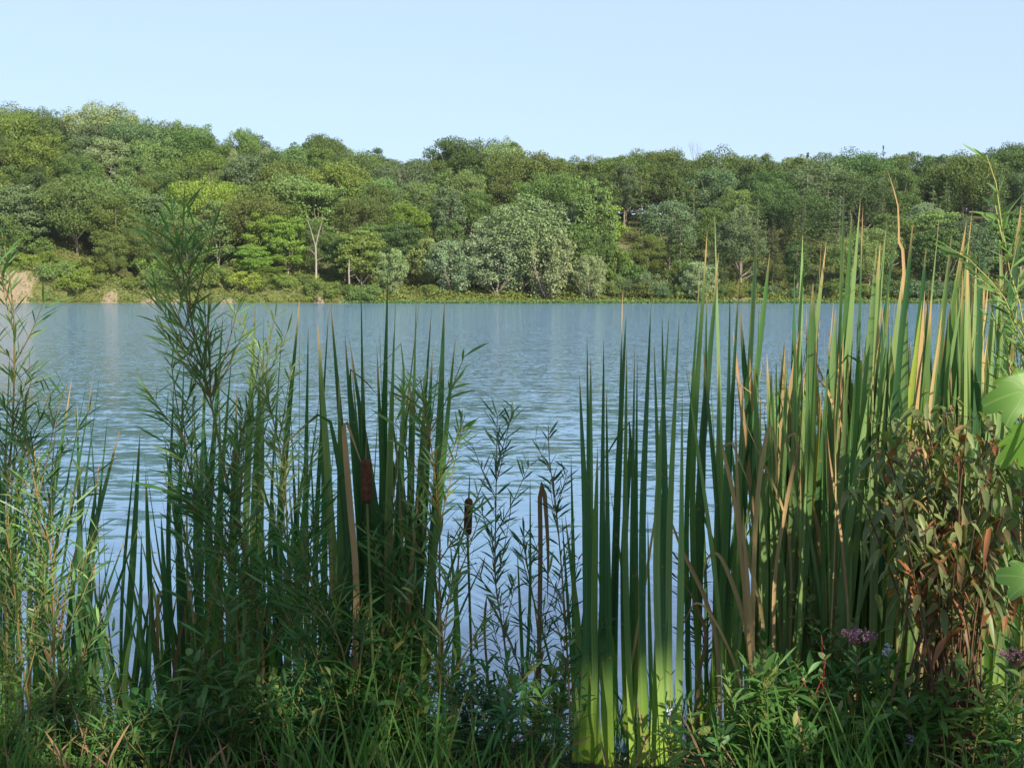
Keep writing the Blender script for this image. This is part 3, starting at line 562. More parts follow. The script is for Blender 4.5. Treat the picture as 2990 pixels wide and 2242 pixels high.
# the two fans whose flat bases stand side by side in a patch of sun
shoot(1738, 3.62, [(1650, 1500, 'g'), (1692, 1094), (1714, 979), (1725, 1040, 'g'), (1745, 1300, 'g'), (1763, 990, 'd', .02), (1771, 1140)], 'slim fan-shaped, sunlit yellow-green at its foot', extra=1, wid=.0195, fan=True)
shoot(1925, 3.58, [(1830, 1010, 'g'), (1880, 1300, 'g'), (1900, 900), (1910, 1000, 'g'), (1933, 927), (1954, 913, 'l'), (1983, 925, 'l'), (1992, 1144, 'l')], 'broad fan-shaped, sunlit yellow-green at its foot', extra=1, wid=.0205, fan=True)
# the tall stand at the right
RT = [(2374, 824, 'g'), (2399, 693, 'l'), (2413, 707, 'l'), (2392, 774, 'l'), (2465, 544, 'l'), (2467, 675, 'g'), (2487, 625, 'g', .024), (2512, 585, 'l'), (2520, 594, 'd', .026), (2560, 716, 'l', .026), (2571, 707, 'l'), (2589, 490, 'l', .016),
 (2634, 548, 'g'), (2666, 648, 'd'), (2587, 666, 'l'), (2612, 639, 'd'), (2641, 761, 'l', .03), (2598, 806, 'y'), (2490, 770, 'l', .022), (2523, 833, 'g'), (2618, 856, 'l', .028), (2745, 607, 'l'), (2781, 670, 'l'), (2822, 648, 'g'), (2840, 607, 'l', .02), (2872, 566, 'd'), (2982, 598, 'd'), (2693, 878, 'y'),
 (2440, 900, 'l', .024), (2540, 900, 'l', .03), (2570, 980, 'l', .03), (2650, 900, 'l', .028), (2720, 860, 'g'), (2770, 900, 'd'), (2810, 860, 'l'), (2900, 800, 'g'), (2940, 760, 'd'), (2860, 900, 'l'), (2360, 960, 'd'), (2340, 1100, 'd'), (2420, 1000, 'g'), (2480, 1040, 'l', .026), (2400, 1120, 'y', .014),
 (2500, 930, 'b'), (2640, 1100, 'l', .03), (2600, 1060, 'y'), (2700, 1050, 'l'), (2335, 960, 'b'), (2575, 880, 'b', .016), (2460, 1130, 'b', .016), (2300, 1040, 'd', .014), (2390, 930, 'b', .014), (2755, 900, 'b', .016), (2555, 1080, 'b', .014)]
rr = random.Random(3)
for g0_ in range(0, 24):
    mem = [RT[i] for i in range(len(RT)) if i % 24 == g0_]
    cxm = sum(m_[0] for m_ in mem) / len(mem); mem = sorted(mem)
for i, m_ in enumerate(sorted(RT)):
    if i % 2: continue
    pair = sorted(RT)[i:i + 2]; bx = sum(p[0] for p in pair) / len(pair); bx = 2480 + (bx - 2580) * .92 + rr.uniform(-30, 50)
    tall = min(p[1] for p in pair); kk = pair[0][2]
    d = ('very tall ' if tall < 620 else 'tall ' if tall < 800 else '') + {'l': 'sunlit pale green', 'g': 'mid-green', 'd': 'dark green', 'y': 'yellowing', 'b': 'partly dried'}[kk]
    shoot(bx, rr.uniform(3.75, 4.35), pair, d, extra=7, emax=880, wid=.027)
for k in range(20):     # the stand carries on to the right edge
    bx = rr.uniform(2640, 3040); tt = rr.uniform(640, 1000)
    shoot(bx, rr.uniform(3.9, 4.6), [(bx + rr.uniform(-50, 60), tt + rr.uniform(0, 260), rr.choice('dgllgb'), .024) for _ in range(4)], 'upright rear', extra=3, emax=950)
for k in range(34):     # lower, mixed shoots inside the stand
    bx = rr.choice([rr.uniform(2180, 2960), rr.uniform(2380, 2960)]); tt = rr.uniform(860, 1300)
    shoot(bx, rr.uniform(3.85, 4.5), [(bx + rr.uniform(-70, 70), tt + rr.uniform(0, 200), rr.choice('dglldb'), .024) for _ in range(5)], 'shorter mixed green and dry', extra=3, emax=1150)
for k in range(20):     # lower shoots among the willows on the left and middle
    bx = rr.choice([rr.uniform(-40, 260), rr.uniform(480, 1000), rr.uniform(480, 1240)]); tt = rr.uniform(1300, 1600)
    shoot(bx, rr.uniform(3.8, 4.4), [(bx + rr.uniform(-60, 60), tt + rr.uniform(-100, 250), rr.choice('dgdd'), .015) for _ in range(3)], 'short thin', extra=1, emax=1500)
for k in range(22):
    bx = rr.choice([rr.uniform(180, 520), rr.uniform(180, 520), rr.uniform(20, 1300)]); tt = rr.uniform(1560, 1900)
    shoot(bx, rr.uniform(3.6, 4.3), [(bx + rr.choice([-1, 1]) * rr.uniform(30, 190), tt + rr.uniform(-80, 120), rr.choice('dddgk'), .012) for _ in range(3)], 'low, widely leaning', extra=1, emax=1650)
rng = np.random.default_rng(101)
# brown folded blades (photo paths), each with its own shoot
FOLD = [([(1035, 2000), (1040, 1700), (1020, 1450), (1003, 1230), (1012, 1232), (1062, 1370)], 3.44, 'b', .024, 'dry tan cattail stalk folded over beside the big brown spike'), ([(1575, 1900), (1578, 1600), (1577, 1440), (1588, 1424), (1600, 1600), (1598, 1760)], 3.9, 'k', .020, 'grey-brown folded reed left of the middle-right clump'),
 ([(1430, 2050), (1415, 1850), (1420, 1755), (1430, 1755), (1500, 1900), (1540, 2050)], 3.95, 'k', .010, 'thin dead reed bent in an angle before the open water'), ([(2105, 2200), (2095, 1900), (2060, 1750), (1990, 1600), (1945, 1480)], 3.7, 'b', .018, 'long dry reed arching left out of the right-hand clumps'),
 ([(2200, 2100), (2180, 1850), (2130, 1680), (2090, 1612), (2060, 1640), (2052, 1700)], 3.72, 'b', .018, 'dry reed with a curled hooked end'), ([(2195, 2100), (2200, 1700), (2212, 1450), (2240, 1260), (2248, 1240), (2262, 1280), (2270, 1420)], 3.7, 'b', .020, 'dry tan reed standing upright beside the brown stalk'),
 ([(2420, 2000), (2440, 1500), (2435, 1200), (2432, 1120)], 3.65, 'b', .010, 'straight pale straw in front of the sunlit stand'), ([(2640, 900), (2625, 700), (2622, 600), (2592, 500)], 3.95, 'b', .016, 'dry orange-brown blade bent down from the tallest tip'), ([(2700, 1500), (2715, 1200), (2740, 1000), (2752, 900)], 3.8, 'b', .018, 'sunlit straw-coloured blade leaning right in the tall stand'),
 ([(1240, 2000), (1215, 1700), (1180, 1450), (1170, 1250), (1160, 1215)], 3.8, 'k', .014, 'dull brown blade in the middle clump'), ([(1715, 1900), (1740, 1600), (1728, 1480), (1722, 1500), (1745, 1640), (1760, 1660)], 3.78, 'b', .014, 'curled tan scrap of blade in the middle-right clump'),
 ([(2040, 1990), (2060, 1850), (2010, 1720), (1990, 1700)], 3.75, 'k', .014, 'drooping dead blade right of the middle-right clump'), ([(2560, 1600), (2520, 1450), (2440, 1200), (2345, 970)], 4.0, 'b', .016, 'dry blade slanting left across the stand'), ([(2330, 1500), (2300, 1300), (2230, 1180), (2130, 1100)], 3.9, 'b', .010, 'thin dead blade lying across the half withered clump'),
 ([(560, 2000), (548, 1700), (545, 1400), (550, 1300)], 4.05, 'b', .014, 'tan dead blade behind the tall willow sapling'), ([(1160, 1960), (1140, 1900), (1580, 1955)][0:1] + [(1400, 2090), (1480, 2000), (1565, 1950)], 3.7, 'b', .014, 'fallen brown stalk slanting up to the right near the bottom'), ([(460, 1770), (480, 1720), (450, 1640), (440, 1570)], 4.1, 'b', .014, 'short reddish dry blade at left before open water'),
 ([(2215, 2150), (2190, 1900), (2150, 1500), (2110, 1300), (2135, 1290), (2190, 1420)], 3.68, 'b', .017, 'tan reed broken sharply over, left of the dark brown spike'), ([(2235, 2100), (2225, 1800), (2165, 1550), (2150, 1330), (2148, 1150)], 3.72, 'b', .014, 'straight tan reed rising left of the dark brown spike'),
 ([(2260, 2050), (2262, 1700), (2300, 1450), (2330, 1290), (2300, 1270), (2262, 1380)], 3.76, 'b', .015, 'tan reed arching right and hanging back over itself'), ([(2180, 2100), (2150, 1950), (2080, 1800), (2030, 1760), (1998, 1820)], 3.66, 'b', .013, 'short tan reed drooping over the gap right of the fan-shaped cattail'),
 ([(2230, 2150), (2205, 1950), (2175, 1600), (2170, 1480)], 3.64, 'b', .016, 'pale tan upright stalk at the foot of the half withered clump'), ([(2300, 2050), (2310, 1700), (2290, 1500), (2215, 1320), (2160, 1200)], 3.8, 'b', .012, 'thin tan blade crossing behind the broken reeds to the left'),
 ([(2480, 1900), (2460, 1600), (2425, 1350), (2415, 1250)], 3.7, 'b', .012, 'pale straw in the left part of the sunlit stand'), ([(2600, 1800), (2590, 1500), (2550, 1250), (2520, 1180), (2480, 1230)], 3.85, 'b', .013, 'curled straw-coloured blade tip in the middle of the stand')]
for pts, Y, kd, wd, lab in FOLD:
    P = [q(a, b, Y) for a, b in pts]; b0 = P[0].copy(); b0[2] = bank_z(b0[0], Y) - .03
    t = thing('dry_reed', b0, lab, 'dead reed', 'dry reeds on the near bank'); wd *= .72; mb = MB(); ribbon(mb, [b0] + P, wd, face=rng.normal() * .3, twist=rng.uniform(-.6, .6), n=34, fold=.25, taper=.25, base=.8)
    mb.build('leaf', M['dead'], t, GRN[kd], smooth=True)
# brown flower spikes on their stalks
def spike(px, y0, y1, Y, r, label, lean=0):
    a, b = q(px, y1, Y), q(px + lean, y0, Y); g = np.array([a[0] + .02, Y, bank_z(a[0], Y) - .02])
    t = thing('cattail_spike', g, label, 'cattail', 'brown cattail spikes'); mb = MB()
    n = 18; P = a + (b - a) * np.linspace(0, 1, n)[:, None]; s = np.linspace(0, 1, n); rad = r * np.clip(np.minimum(s / .08, (1 - s) / .08), .0, 1) ** .5 + .0015
    an = np.linspace(0, 6.2832, 15); V = P[:, None] + np.stack([np.cos(an), np.sin(an), an * 0], -1)[None] * rad[:, None, None]; mb.grid(V[None]); mb.build('flower_spike', M['spike'], t, smooth=True)
    mb = MB(); tube(mb, [g, (g + a) / 2, a + (b - a) * .05], .005, .004, 6, 6); tube(mb, [b, b + np.array([0.003, 0, .07])], .003, .001, 3, 5); mb.build('stem', M['stem'], t, (.10, .13, .04))
spike(1072, 1338, 1470, 3.4, .0142, 'fattest brown cattail spike, upright beside the folded tan stalk', -4); spike(1365, 1452, 1565, 3.8, .0115, 'slimmer brown spike left of the open water in the middle', 4); spike(2172, 1195, 1350, 4.1, .014, 'dark brown spike half hidden in the withered right clump', 4)
spike(2565, 1190, 1330, 4.0, .014, 'brown spike buried in the tall right stand'); spike(1140, 1340, 1450, 4.0, .012, 'shaded brown spike right of the fattest one')

rng = np.random.default_rng(102)
# ---- willow saplings with narrow leaves
def twig_leaves(mb, P, n, L, W, spread=.75, start=.1, droop=.15):
    s = rng.uniform(start, 1, n); s.sort(); i = s * (len(P) - 1); i0 = np.minimum(i.astype(int), len(P) - 2); B = P[i0] + (P[i0 + 1] - P[i0]) * (i - i0)[:, None]; T = nrm(P[i0 + 1] - P[i0])
    a = np.arange(n) * 2.4 + rng.normal(size=n) * .4; rad = nrm(np.stack([np.cos(a), np.sin(a), a * 0], -1)); D = nrm(T * (1 - spread * .55) + rad * spread * rng.uniform(.5, 1.1, (n, 1)))
    Nn = nrm(T + rng.normal(size=(n, 3)) * .5); lf = 1 - .35 * np.abs(s - .6)
    leaves(mb, B, D, Nn, L * rng.uniform(.65, 1.2, n) * lf, W * rng.uniform(.7, 1.25, n), droop * rng.uniform(-.6, 2.2, n), K=6)
def willow(path, Y, desc, branches=10, bl=.28, L=.105, W=.0085, col=(.06, .14, .04), stem=(.22, .09, .04), dens=60, r=.005, y2=None, waist=False, group='willow saplings on the near bank', spread=.75):
    Y2 = y2 or Y; pts = [q(a, b, Y + (Y2 - Y) * k / max(1, len(path) - 1)) for k, (a, b) in enumerate(path)]
    b0 = pts[0].copy(); b0[2] = min(bank_z(b0[0], Y), b0[2]) - .02; P0 = [b0] + (pts if pts[0][2] > b0[2] + .1 else pts[1:])
    t = plant('willow_sapling', b0[0], Y, 'willow sapling', desc, group, b0[2]); sm_, lm = MB(), MB()
    P = tube(sm_, P0, r, r * .3, 22, 6); ln = float(np.linalg.norm(np.diff(P, axis=0), axis=1).sum())
    twig_leaves(lm, P, int(dens * ln * .9), L, W, start=.22, spread=spread)
    for k in range(branches):
        f = .2 + .72 * (k + rng.uniform(0, .8)) / branches
        if waist: f = rng.choice([rng.uniform(.14, .57), rng.uniform(.68, .95)])
        bw = .85 if (waist and f > .6) else 1.0; i = int(f * (len(P) - 1)); T = nrm(P[min(i + 1, len(P) - 1)] - P[i]); a = k * 2.4 + rng.uniform(-.5, .5)
        d = nrm(T * 1.0 + np.array([math.cos(a), math.sin(a) * .7, .1]) * rng.uniform(.45, .85)); l = bl * bw * (1.15 - f * .6) * rng.uniform(.7, 1.3); e = P[i] + d * l + np.array([0, 0, .12 * l]); m_ = P[i] + d * l * .5
        Q = tube(sm_, [P[i], m_, e], r * .45, r * .2, 7, 4); twig_leaves(lm, Q, int(dens * l * 1.15) + 4, L * .9, W * .9, spread=spread)
    sm_.build('stem', M['stem'], t, stem, smooth=True); lm.build('foliage', M['willow'], t, col); return t
WL = [([(768, 2100), (764, 1858), (723, 1655), (692, 1528), (655, 1370), (610, 1144), (565, 963), (542, 850), (529, 770), (515, 690), (500, 620)], 3.55, 'tallest, bushy-topped, rising above the far shore', 36, .33, .135, .0062, (.085, .175, .055), (.22, .15, .05), 66, .0065),
 ([(640, 1700), (560, 1400), (520, 1200), (500, 1060)], 3.6, 'dark bushy', 14, .28, .12, .007, (.07, .155, .05), (.2, .1, .05), 62, .005),
 ([(850, 2050), (836, 1483), (814, 1293), (777, 1139), (790, 980), (805, 918)], 3.65, 'pale sunlit-tipped', 18, .24, .09, .0065, (.22, .30, .12), (.35, .28, .08), 90, .0045),
 ([(20, 2100), (22, 1480), (36, 1257), (42, 1050), (38, 895), (20, 760), (5, 680)], 3.5, 'tall reaching above the waterline', 16, .26, .11, .007, (.08, .17, .055), (.18, .12, .05), 60, .0055),
 ([(160, 2120), (158, 1950), (150, 1632), (110, 1450), (88, 1347), (60, 1200)], 3.45, 'red-stemmed pale-leaved', 16, .28, .10, .007, (.11, .21, .07), (.2, .11, .05), 60, .005),
 ([(190, 2000), (150, 1500), (170, 1200), (200, 1120)], 3.7, 'thin feathery', 10, .24, .10, .007, (.04, .11, .04), (.2, .12, .05), 55, .004),
 ([(1283, 2080), (1283, 1950), (1283, 1700), (1283, 1540), (1265, 1350), (1250, 1240), (1226, 1103)], 3.5, 'red-stemmed with yellow-green leaves', 18, .28, .11, .0085, (.13, .22, .07), (.30, .13, .05), 52, .005),
 ([(1490, 2050), (1470, 1850), (1447, 1700), (1447, 1528), (1450, 1350), (1452, 1212)], 3.6, 'dark open', 12, .22, .085, .0065, (.045, .11, .05), (.18, .1, .05), 80, .004),
 ([(1665, 2100), (1650, 1800), (1624, 1483), (1605, 1350), (1601, 1243)], 3.65, 'dark small-topped', 10, .22, .085, .0065, (.04, .105, .045), (.25, .1, .05), 50, .004),
 ([(1560, 2080), (1570, 1850), (1540, 1650), (1530, 1560)], 3.7, 'short dark', 9, .2, .085, .006, (.035, .10, .04), (.18, .1, .05), 60, .004),
 ([(1160, 2100), (1140, 1850), (1150, 1650), (1120, 1500)], 3.5, 'leafy short', 12, .26, .10, .008, (.065, .155, .05), (.2, .1, .04), 60, .0045),
 ([(2990, 1500), (2980, 1100), (2990, 950), (2945, 780), (2930, 700), (2905, 520), (2880, 455)], 3.4, 'tall thin yellow-stemmed sunlit', 12, .22, .10, .0085, (.15, .24, .07), (.42, .42, .12), 40, .005),
 ([(3020, 1200), (2960, 930), (2900, 830), (2820, 750), (2762, 718)], 3.35, 'arching sunlit', 10, .2, .095, .008, (.15, .24, .08), (.42, .42, .14), 46, .004),
 ([(3000, 1400), (2960, 1150), (2930, 1000), (2890, 900)], 3.4, 'leafy sunlit', 12, .2, .09, .007, (.12, .21, .08), (.35, .35, .12), 60, .004),
 ([(700, 2100), (690, 1800), (660, 1600), (560, 1480), (470, 1420)], 3.5, 'left-leaning drooping', 12, .28, .12, .009, (.06, .145, .045), (.2, .12, .04), 55, .0045),
 ([(900, 2100), (905, 1800), (890, 1600), (900, 1480)], 3.45, 'leafy', 12, .26, .12, .0085, (.05, .14, .04), (.2, .2, .06), 50, .0045),
 ([(1030, 2120), (1000, 1900), (930, 1750), (880, 1640)], 3.4, 'broad-leaved', 12, .24, .13, .009, (.045, .13, .035), (.2, .18, .06), 45, .005),
 ([(100, 2150), (60, 1900), (40, 1700), (20, 1560)], 3.4, 'orange-stemmed', 12, .24, .10, .008, (.09, .17, .05), (.22, .13, .05), 55, .005),
 ([(2080, 2150), (2060, 1900), (2030, 1780), (2010, 1640)], 3.95, 'feathery dark', 10, .2, .08, .006, (.03, .085, .04), (.15, .1, .05), 60, .004)]
for wi, a in enumerate(WL): willow(waist=wi == 0, path=a[0], Y=a[1], desc=a[2], branches=a[3], bl=a[4], L=a[5], W=a[6], col=a[7], stem=tuple(.5 * u + .5 * v for u, v in zip(a[8], (.13, .13, .045))), dens=a[9], r=a[10])

rng = np.random.default_rng(103)
# ---- the drooping brown-leaved shrub on the right
def leafy_shrub():
    b0 = q(2780, 1900, 3.35); b0[2] = bank_z(b0[0], 3.35); t = thing('dogwood_shrub', b0, 'drooping shrub with greenish and rusty brown leaves in front of the right reeds', 'shrub')
    st, g, br = MB(), MB(), MB()
    ends = [(2590, 1290), (2540, 1370), (2640, 1230), (2700, 1190), (2760, 1180), (2830, 1180), (2890, 1200), (2940, 1260), (2660, 1400), (2740, 1380), (2820, 1400), (2900, 1420), (2620, 1500), (2700, 1560), (2790, 1580), (2880, 1600), (2960, 1500), (2650, 1640), (2950, 1680), (2750, 1480), (2850, 1500), (2690, 1300), (2800, 1290)]
    ends += [(x_ + rng.uniform(-70, 70), y_ + rng.uniform(-60, 60)) for x_, y_ in ends]
    for ex, ey in ends:
        e = q(ex, ey, 3.35 + rng.uniform(-.2, .25)); m1 = (b0 + e) / 2 + np.array([(e[0] - b0[0]) * .05, 0, .12]); P = tube(st, [b0 + rng.normal(size=3) * np.array([.09, .05, 0]), m1, e, e + np.array([-.03, 0, -.03])], .0042, .0015, 12, 5)
        for mb, n in ((g, 20 if ey < 1450 else 12), (br, 4 if ey < 1450 else 10)):
            s = rng.uniform(.62, 1, n); i = s * (len(P) - 1); i0 = np.minimum(i.astype(int), len(P) - 2); B = P[i0] + rng.normal(size=(n, 3)) * .03
            a = rng.uniform(0, 6.28, n); D = np.stack([np.cos(a), np.sin(a), rng.uniform(-.7, .1, n)], -1); leaves(mb, B, D, nrm(np.array([0, -.2, 1]) + rng.normal(size=(n, 3)) * .25), rng.uniform(.028, .064, n), rng.uniform(.011, .024, n), rng.uniform(.3, 1.4, n), K=7, fold=.2, peak=.42)
    st.build('stem', M['stem'], t, (.12, .07, .04), smooth=True); g.build('foliage', M['herb'], t, (.13, .17, .06)); tag(br.build('withered_foliage', M['brownleaf'], t, (.24, .105, .04)), 'rusty brown withering leaves')
leafy_shrub()
# ---- lobed sycamore leaves hanging in from the right
def lobed(mb_verts, c, size, rot, tilt, flip=1):
    out = []; lob = [(0, 1.0), (.72, .88), (-.72, .88), (1.5, .74), (-1.5, .74)]
    N_ = 120
    for i in range(N_):
        a = -math.pi + 2 * math.pi * i / N_; r = .42
        for la, lr in lob: r = max(r, lr * math.exp(-((a - la) / .42) ** 2) ** .6 * 1.0)
        if abs(a) > 2.2: r = max(.12, .62 - (abs(a) - 2.2) * .5)
        r *= 1 + .07 * abs(math.sin(a * 9.5)) - .03; out.append((math.sin(a) * r, math.cos(a) * r))
    return out
def sycamore():
    root = q(3120, 2000, 3.0); root[2] = bank_z(root[0], 3.0); t = thing('sycamore_sapling', root, 'young sycamore with big lobed bright leaves reaching in at the right edge', 'sapling')
    st = MB(); P = tube(st, [root, q(3110, 1500, 3.0), q(3090, 1150, 3.0), q(3060, 1000, 3.0)], .008, .004, 14, 6)
    m, n, N, Lk = new_mat('lobed_leaf'); uv = N('ShaderNodeUVMap'); sx = N('ShaderNodeSeparateXYZ'); Lk(uv.outputs[0], sx.inputs[0])
    # radial veins
    at = N('ShaderNodeMath'); at.operation = 'ARCTAN2'; Lk(sx.outputs[0], at.inputs[0]); Lk(sx.outputs[1], at.inputs[1])
    mu = N('ShaderNodeMath'); mu.operation = 'MULTIPLY'; Lk(at.outputs[0], mu.inputs[0]); mu.inputs[1].default_value = 8.5
    cs = N('ShaderNodeMath'); cs.operation = 'COSINE'; Lk(mu.outputs[0], cs.inputs[0]); vr = N('ShaderNodeMapRange'); Lk(cs.outputs[0], vr.inputs[0]); vr.inputs[1].default_value = .965; vr.inputs[2].default_value = 1
    mx = N('ShaderNodeMix'); mx.data_type = 'RGBA'; Lk(vr.outputs[0], mx.inputs[0]); mx.inputs[6].default_value = (.11, .24, .03, 1); mx.inputs[7].default_value = (.22, .34, .08, 1)
    nzl = N('ShaderNodeTexNoise'); nzl.inputs['Scale'].default_value = 6; nzl.inputs['Detail'].default_value = 5; Lk(uv.outputs[0], nzl.inputs['Vector']); mrl = N('ShaderNodeMapRange'); Lk(nzl.outputs[0], mrl.inputs[0]); mrl.inputs[1].default_value = .62; mrl.inputs[2].default_value = .72
    mxl = N('ShaderNodeMix'); mxl.data_type = 'RGBA'; Lk(mrl.outputs[0], mxl.inputs[0]); Lk(mx.outputs[2], mxl.inputs[6]); mxl.inputs[7].default_value = (.20, .22, .05, 1); mx = mxl
    p = N('ShaderNodeBsdfPrincipled'); Lk(mx.outputs[2], p.inputs['Base Color']); p.inputs['Roughness'].default_value = .5; tr = N('ShaderNodeBsdfTranslucent'); tr.inputs[0].default_value = (.22, .40, .05, 1)
    ms = N('ShaderNodeMixShader'); ms.inputs[0].default_value = .38; Lk(p.outputs[0], ms.inputs[1]); Lk(tr.outputs[0], ms.inputs[2]); o = N('ShaderNodeOutputMaterial'); Lk(ms.outputs[0], o.inputs[0])
    for (px, py, Y, size, rot, tz) in [(2995, 1140, 3.0, .10, R(100), .25), (3005, 1265, 3.1, .088, R(140), -.35), (3010, 1690, 3.0, .078, R(75), .6)]:
        c = q(px, py, Y); ol = lobed(None, None, 1, 0, 0); ca, sa = math.cos(rot), math.sin(rot); mb = MB(); ra = np.linspace(.03, 1, 6)
        O = np.array(ol + [ol[0]]); G = ra[:, None, None] * O[None]       # (rings, n, 2)
        X = G[..., 0] * ca - G[..., 1] * sa; Z = G[..., 0] * sa + G[..., 1] * ca; rr2 = (G ** 2).sum(-1)
        V = np.stack([c[0] + X * size, c[1] + tz * Z * size + .25 * size * rr2 * np.cos(G[..., 0] * 3), c[2] + Z * size - .25 * size * rr2 + .06 * size * np.sin(G[..., 0] * 7)], -1); mb.grid(V[None], G[None])
        mb.build('leaf', m, t, smooth=True); i = np.argmin(np.linalg.norm(P - c, axis=1)); tube(st, [P[i], (P[i] + c) / 2 + np.array([0, 0, .02]), c], .0025, .0015, 5, 5)
    st.build('stem', M['stem'], t, (.25, .28, .1), smooth=True)
sycamore()

rng = np.random.default_rng(104)
# ---- herbs and flowers along the bottom
def herb(px, ytop, Y, desc, L=.09, W=.016, n=26, col=(.06, .14, .035), stem=(.15, .16, .05), pairs=True, lean=0, flower=None, side=3, name='leafy_herb', cat='plant'):
    top = q(px, ytop, Y); b0 = np.array([top[0] - lean, Y, bank_z(top[0] - lean, Y) - .02])
    t = plant(name, b0[0], Y, cat, desc, None, b0[2]); PLANTS[-1]['px'] = px * .7398; st, lm = MB(), MB()
    P = tube(st, [b0, (b0 + top) / 2 + np.array([-lean * .2, 0, 0]), top], .0032, .0014, 14, 5); axes = [(P, 1)]
    for k in range(side):
        f = rng.uniform(.35, .8); i = int(f * 13); a = rng.uniform(0, 6.28); e = P[i] + np.array([math.cos(a) * .09, math.sin(a) * .09, .13]) * rng.uniform(.7, 1.4); axes.append((tube(st, [P[i], (P[i] + e) / 2 + np.array([math.cos(a), math.sin(a), 0]) * .015, e], .002, .001, 7, 4), .5))
    for A, k in axes:
        m_ = int(n * k); s = np.repeat(np.linspace(.15, 1, max(2, m_ // 2)), 2) if pairs else np.linspace(.15, 1, m_); c = len(s); i = s * (len(A) - 1); i0 = np.minimum(i.astype(int), len(A) - 2); B = A[i0] + (A[i0 + 1] - A[i0]) * (i - i0)[:, None]
        a = (np.arange(c) // 2 * 1.6 + np.arange(c) % 2 * math.pi) + rng.normal(size=c) * .3; up = .3 + 1.2 * s ** 2
        D = nrm(np.stack([np.cos(a), np.sin(a), up + rng.normal(size=c) * .2], -1)); Nn = nrm(np.array([0, 0, 1.]) + rng.normal(size=(c, 3)) * .25)
        leaves(lm, B, D, Nn, L * rng.uniform(.7, 1.2, c) * (1.1 - .5 * s), W * rng.uniform(.8, 1.2, c), rng.uniform(.1, .6, c), K=6, fold=.12)
    lm.build('foliage', M['herb'], t, col)
    if flower:
        kind, fr = flower; fm = MB(); cnt = 90 if kind == 'pink' else 60
        for j in range(cnt):
            if kind == 'pink': u = nrm(rng.normal(size=3)); u[2] = abs(u[2]) * .5; c = top + np.array([u[0] * fr, u[1] * fr * .8, u[2] * fr + .01]) * rng.uniform(.4, 1); hub = top + (c - top) * .3 - np.array([0, 0, .02])
            else: u = nrm(rng.normal(size=3)); c = top + u * fr * np.array([.75, .75, 1.1]); hub = None
            if hub is not None and j % 3 == 0: tube(st, [hub, c], .0007, .0005, 2, 3)
            quads(fm, c + rng.normal(size=(5, 3)) * .0025, rdir(5), .0062)
        fm.build('flower_head', M['petal'], t, (.30, .15, .24) if kind == 'pink' else (.55, .55, .66))
    st.build('stem', M['stem'], t, stem, smooth=True); return t
herb(2510, 1868, 3.4, 'pink domed flower head on dark stem, left one of the two', .10, .016, 16, (.05, .12, .035), (.14, .07, .06), flower=('pink', .055), name='milkweed', cat='flower', side=1)
herb(2965, 1925, 3.35, 'pink flower head cut by the right edge', .10, .016, 16, (.05, .12, .035), (.14, .07, .06), flower=('pink', .05), name='milkweed', cat='flower', side=1)
herb(2592, 1898, 3.4, 'small white fluffy flower beside the left pink flower head', .06, .014, 14, flower=('w', .013), name='mint_flower', cat='flower', side=1)
herb(2795, 1950, 3.4, 'small whitish flower midway between the two pink flower heads', .06, .014, 14, flower=('w', .014), name='mint_flower', cat='flower', side=1)
herb(2655, 2155, 3.3, 'pale lilac flower low down at the bottom right', .06, .014, 14, flower=('w', .016), name='mint_flower', cat='flower', side=1)
herb(1958, 2085, 3.4, 'tiny white flower spike before the lit cattail foot', .06, .014, 14, flower=('w', .012), name='mint_flower', cat='flower', side=1)
herb(2270, 2010, 3.45, 'faded seed umbel left of the dogbane leaves', .07, .014, 12, flower=('pink', .03), name='milkweed', cat='flower', side=1)
herb(2330, 1945, 3.4, 'pale-leaved red-stemmed', .055, .017, 14, (.30, .36, .15), (.40, .06, .04), lean=-.09, side=1, name='dogbane')
herb(2400, 1990, 3.42, 'yellowish-leaved red-stemmed', .055, .017, 14, (.26, .34, .13), (.40, .06, .04), lean=-.05, side=1, name='dogbane')
herb(2505, 1970, 3.4, 'narrow-leaved red-stemmed', .05, .014, 14, (.18, .28, .09), (.40, .08, .04), side=1, name='dogbane')
herb(2350, 1690, 3.75, 'leafy yellow-green shrub sprig climbing before the reeds, upper', .05, .020, 30, (.14, .19, .06), (.2, .12, .05), side=5, lean=-.1, name='shrub_sprig'); herb(2440, 1780, 3.7, 'leafy yellow-green shrub sprig above the pink flower head', .05, .020, 30, (.11, .17, .05), (.2, .12, .05), side=6, name='shrub_sprig')
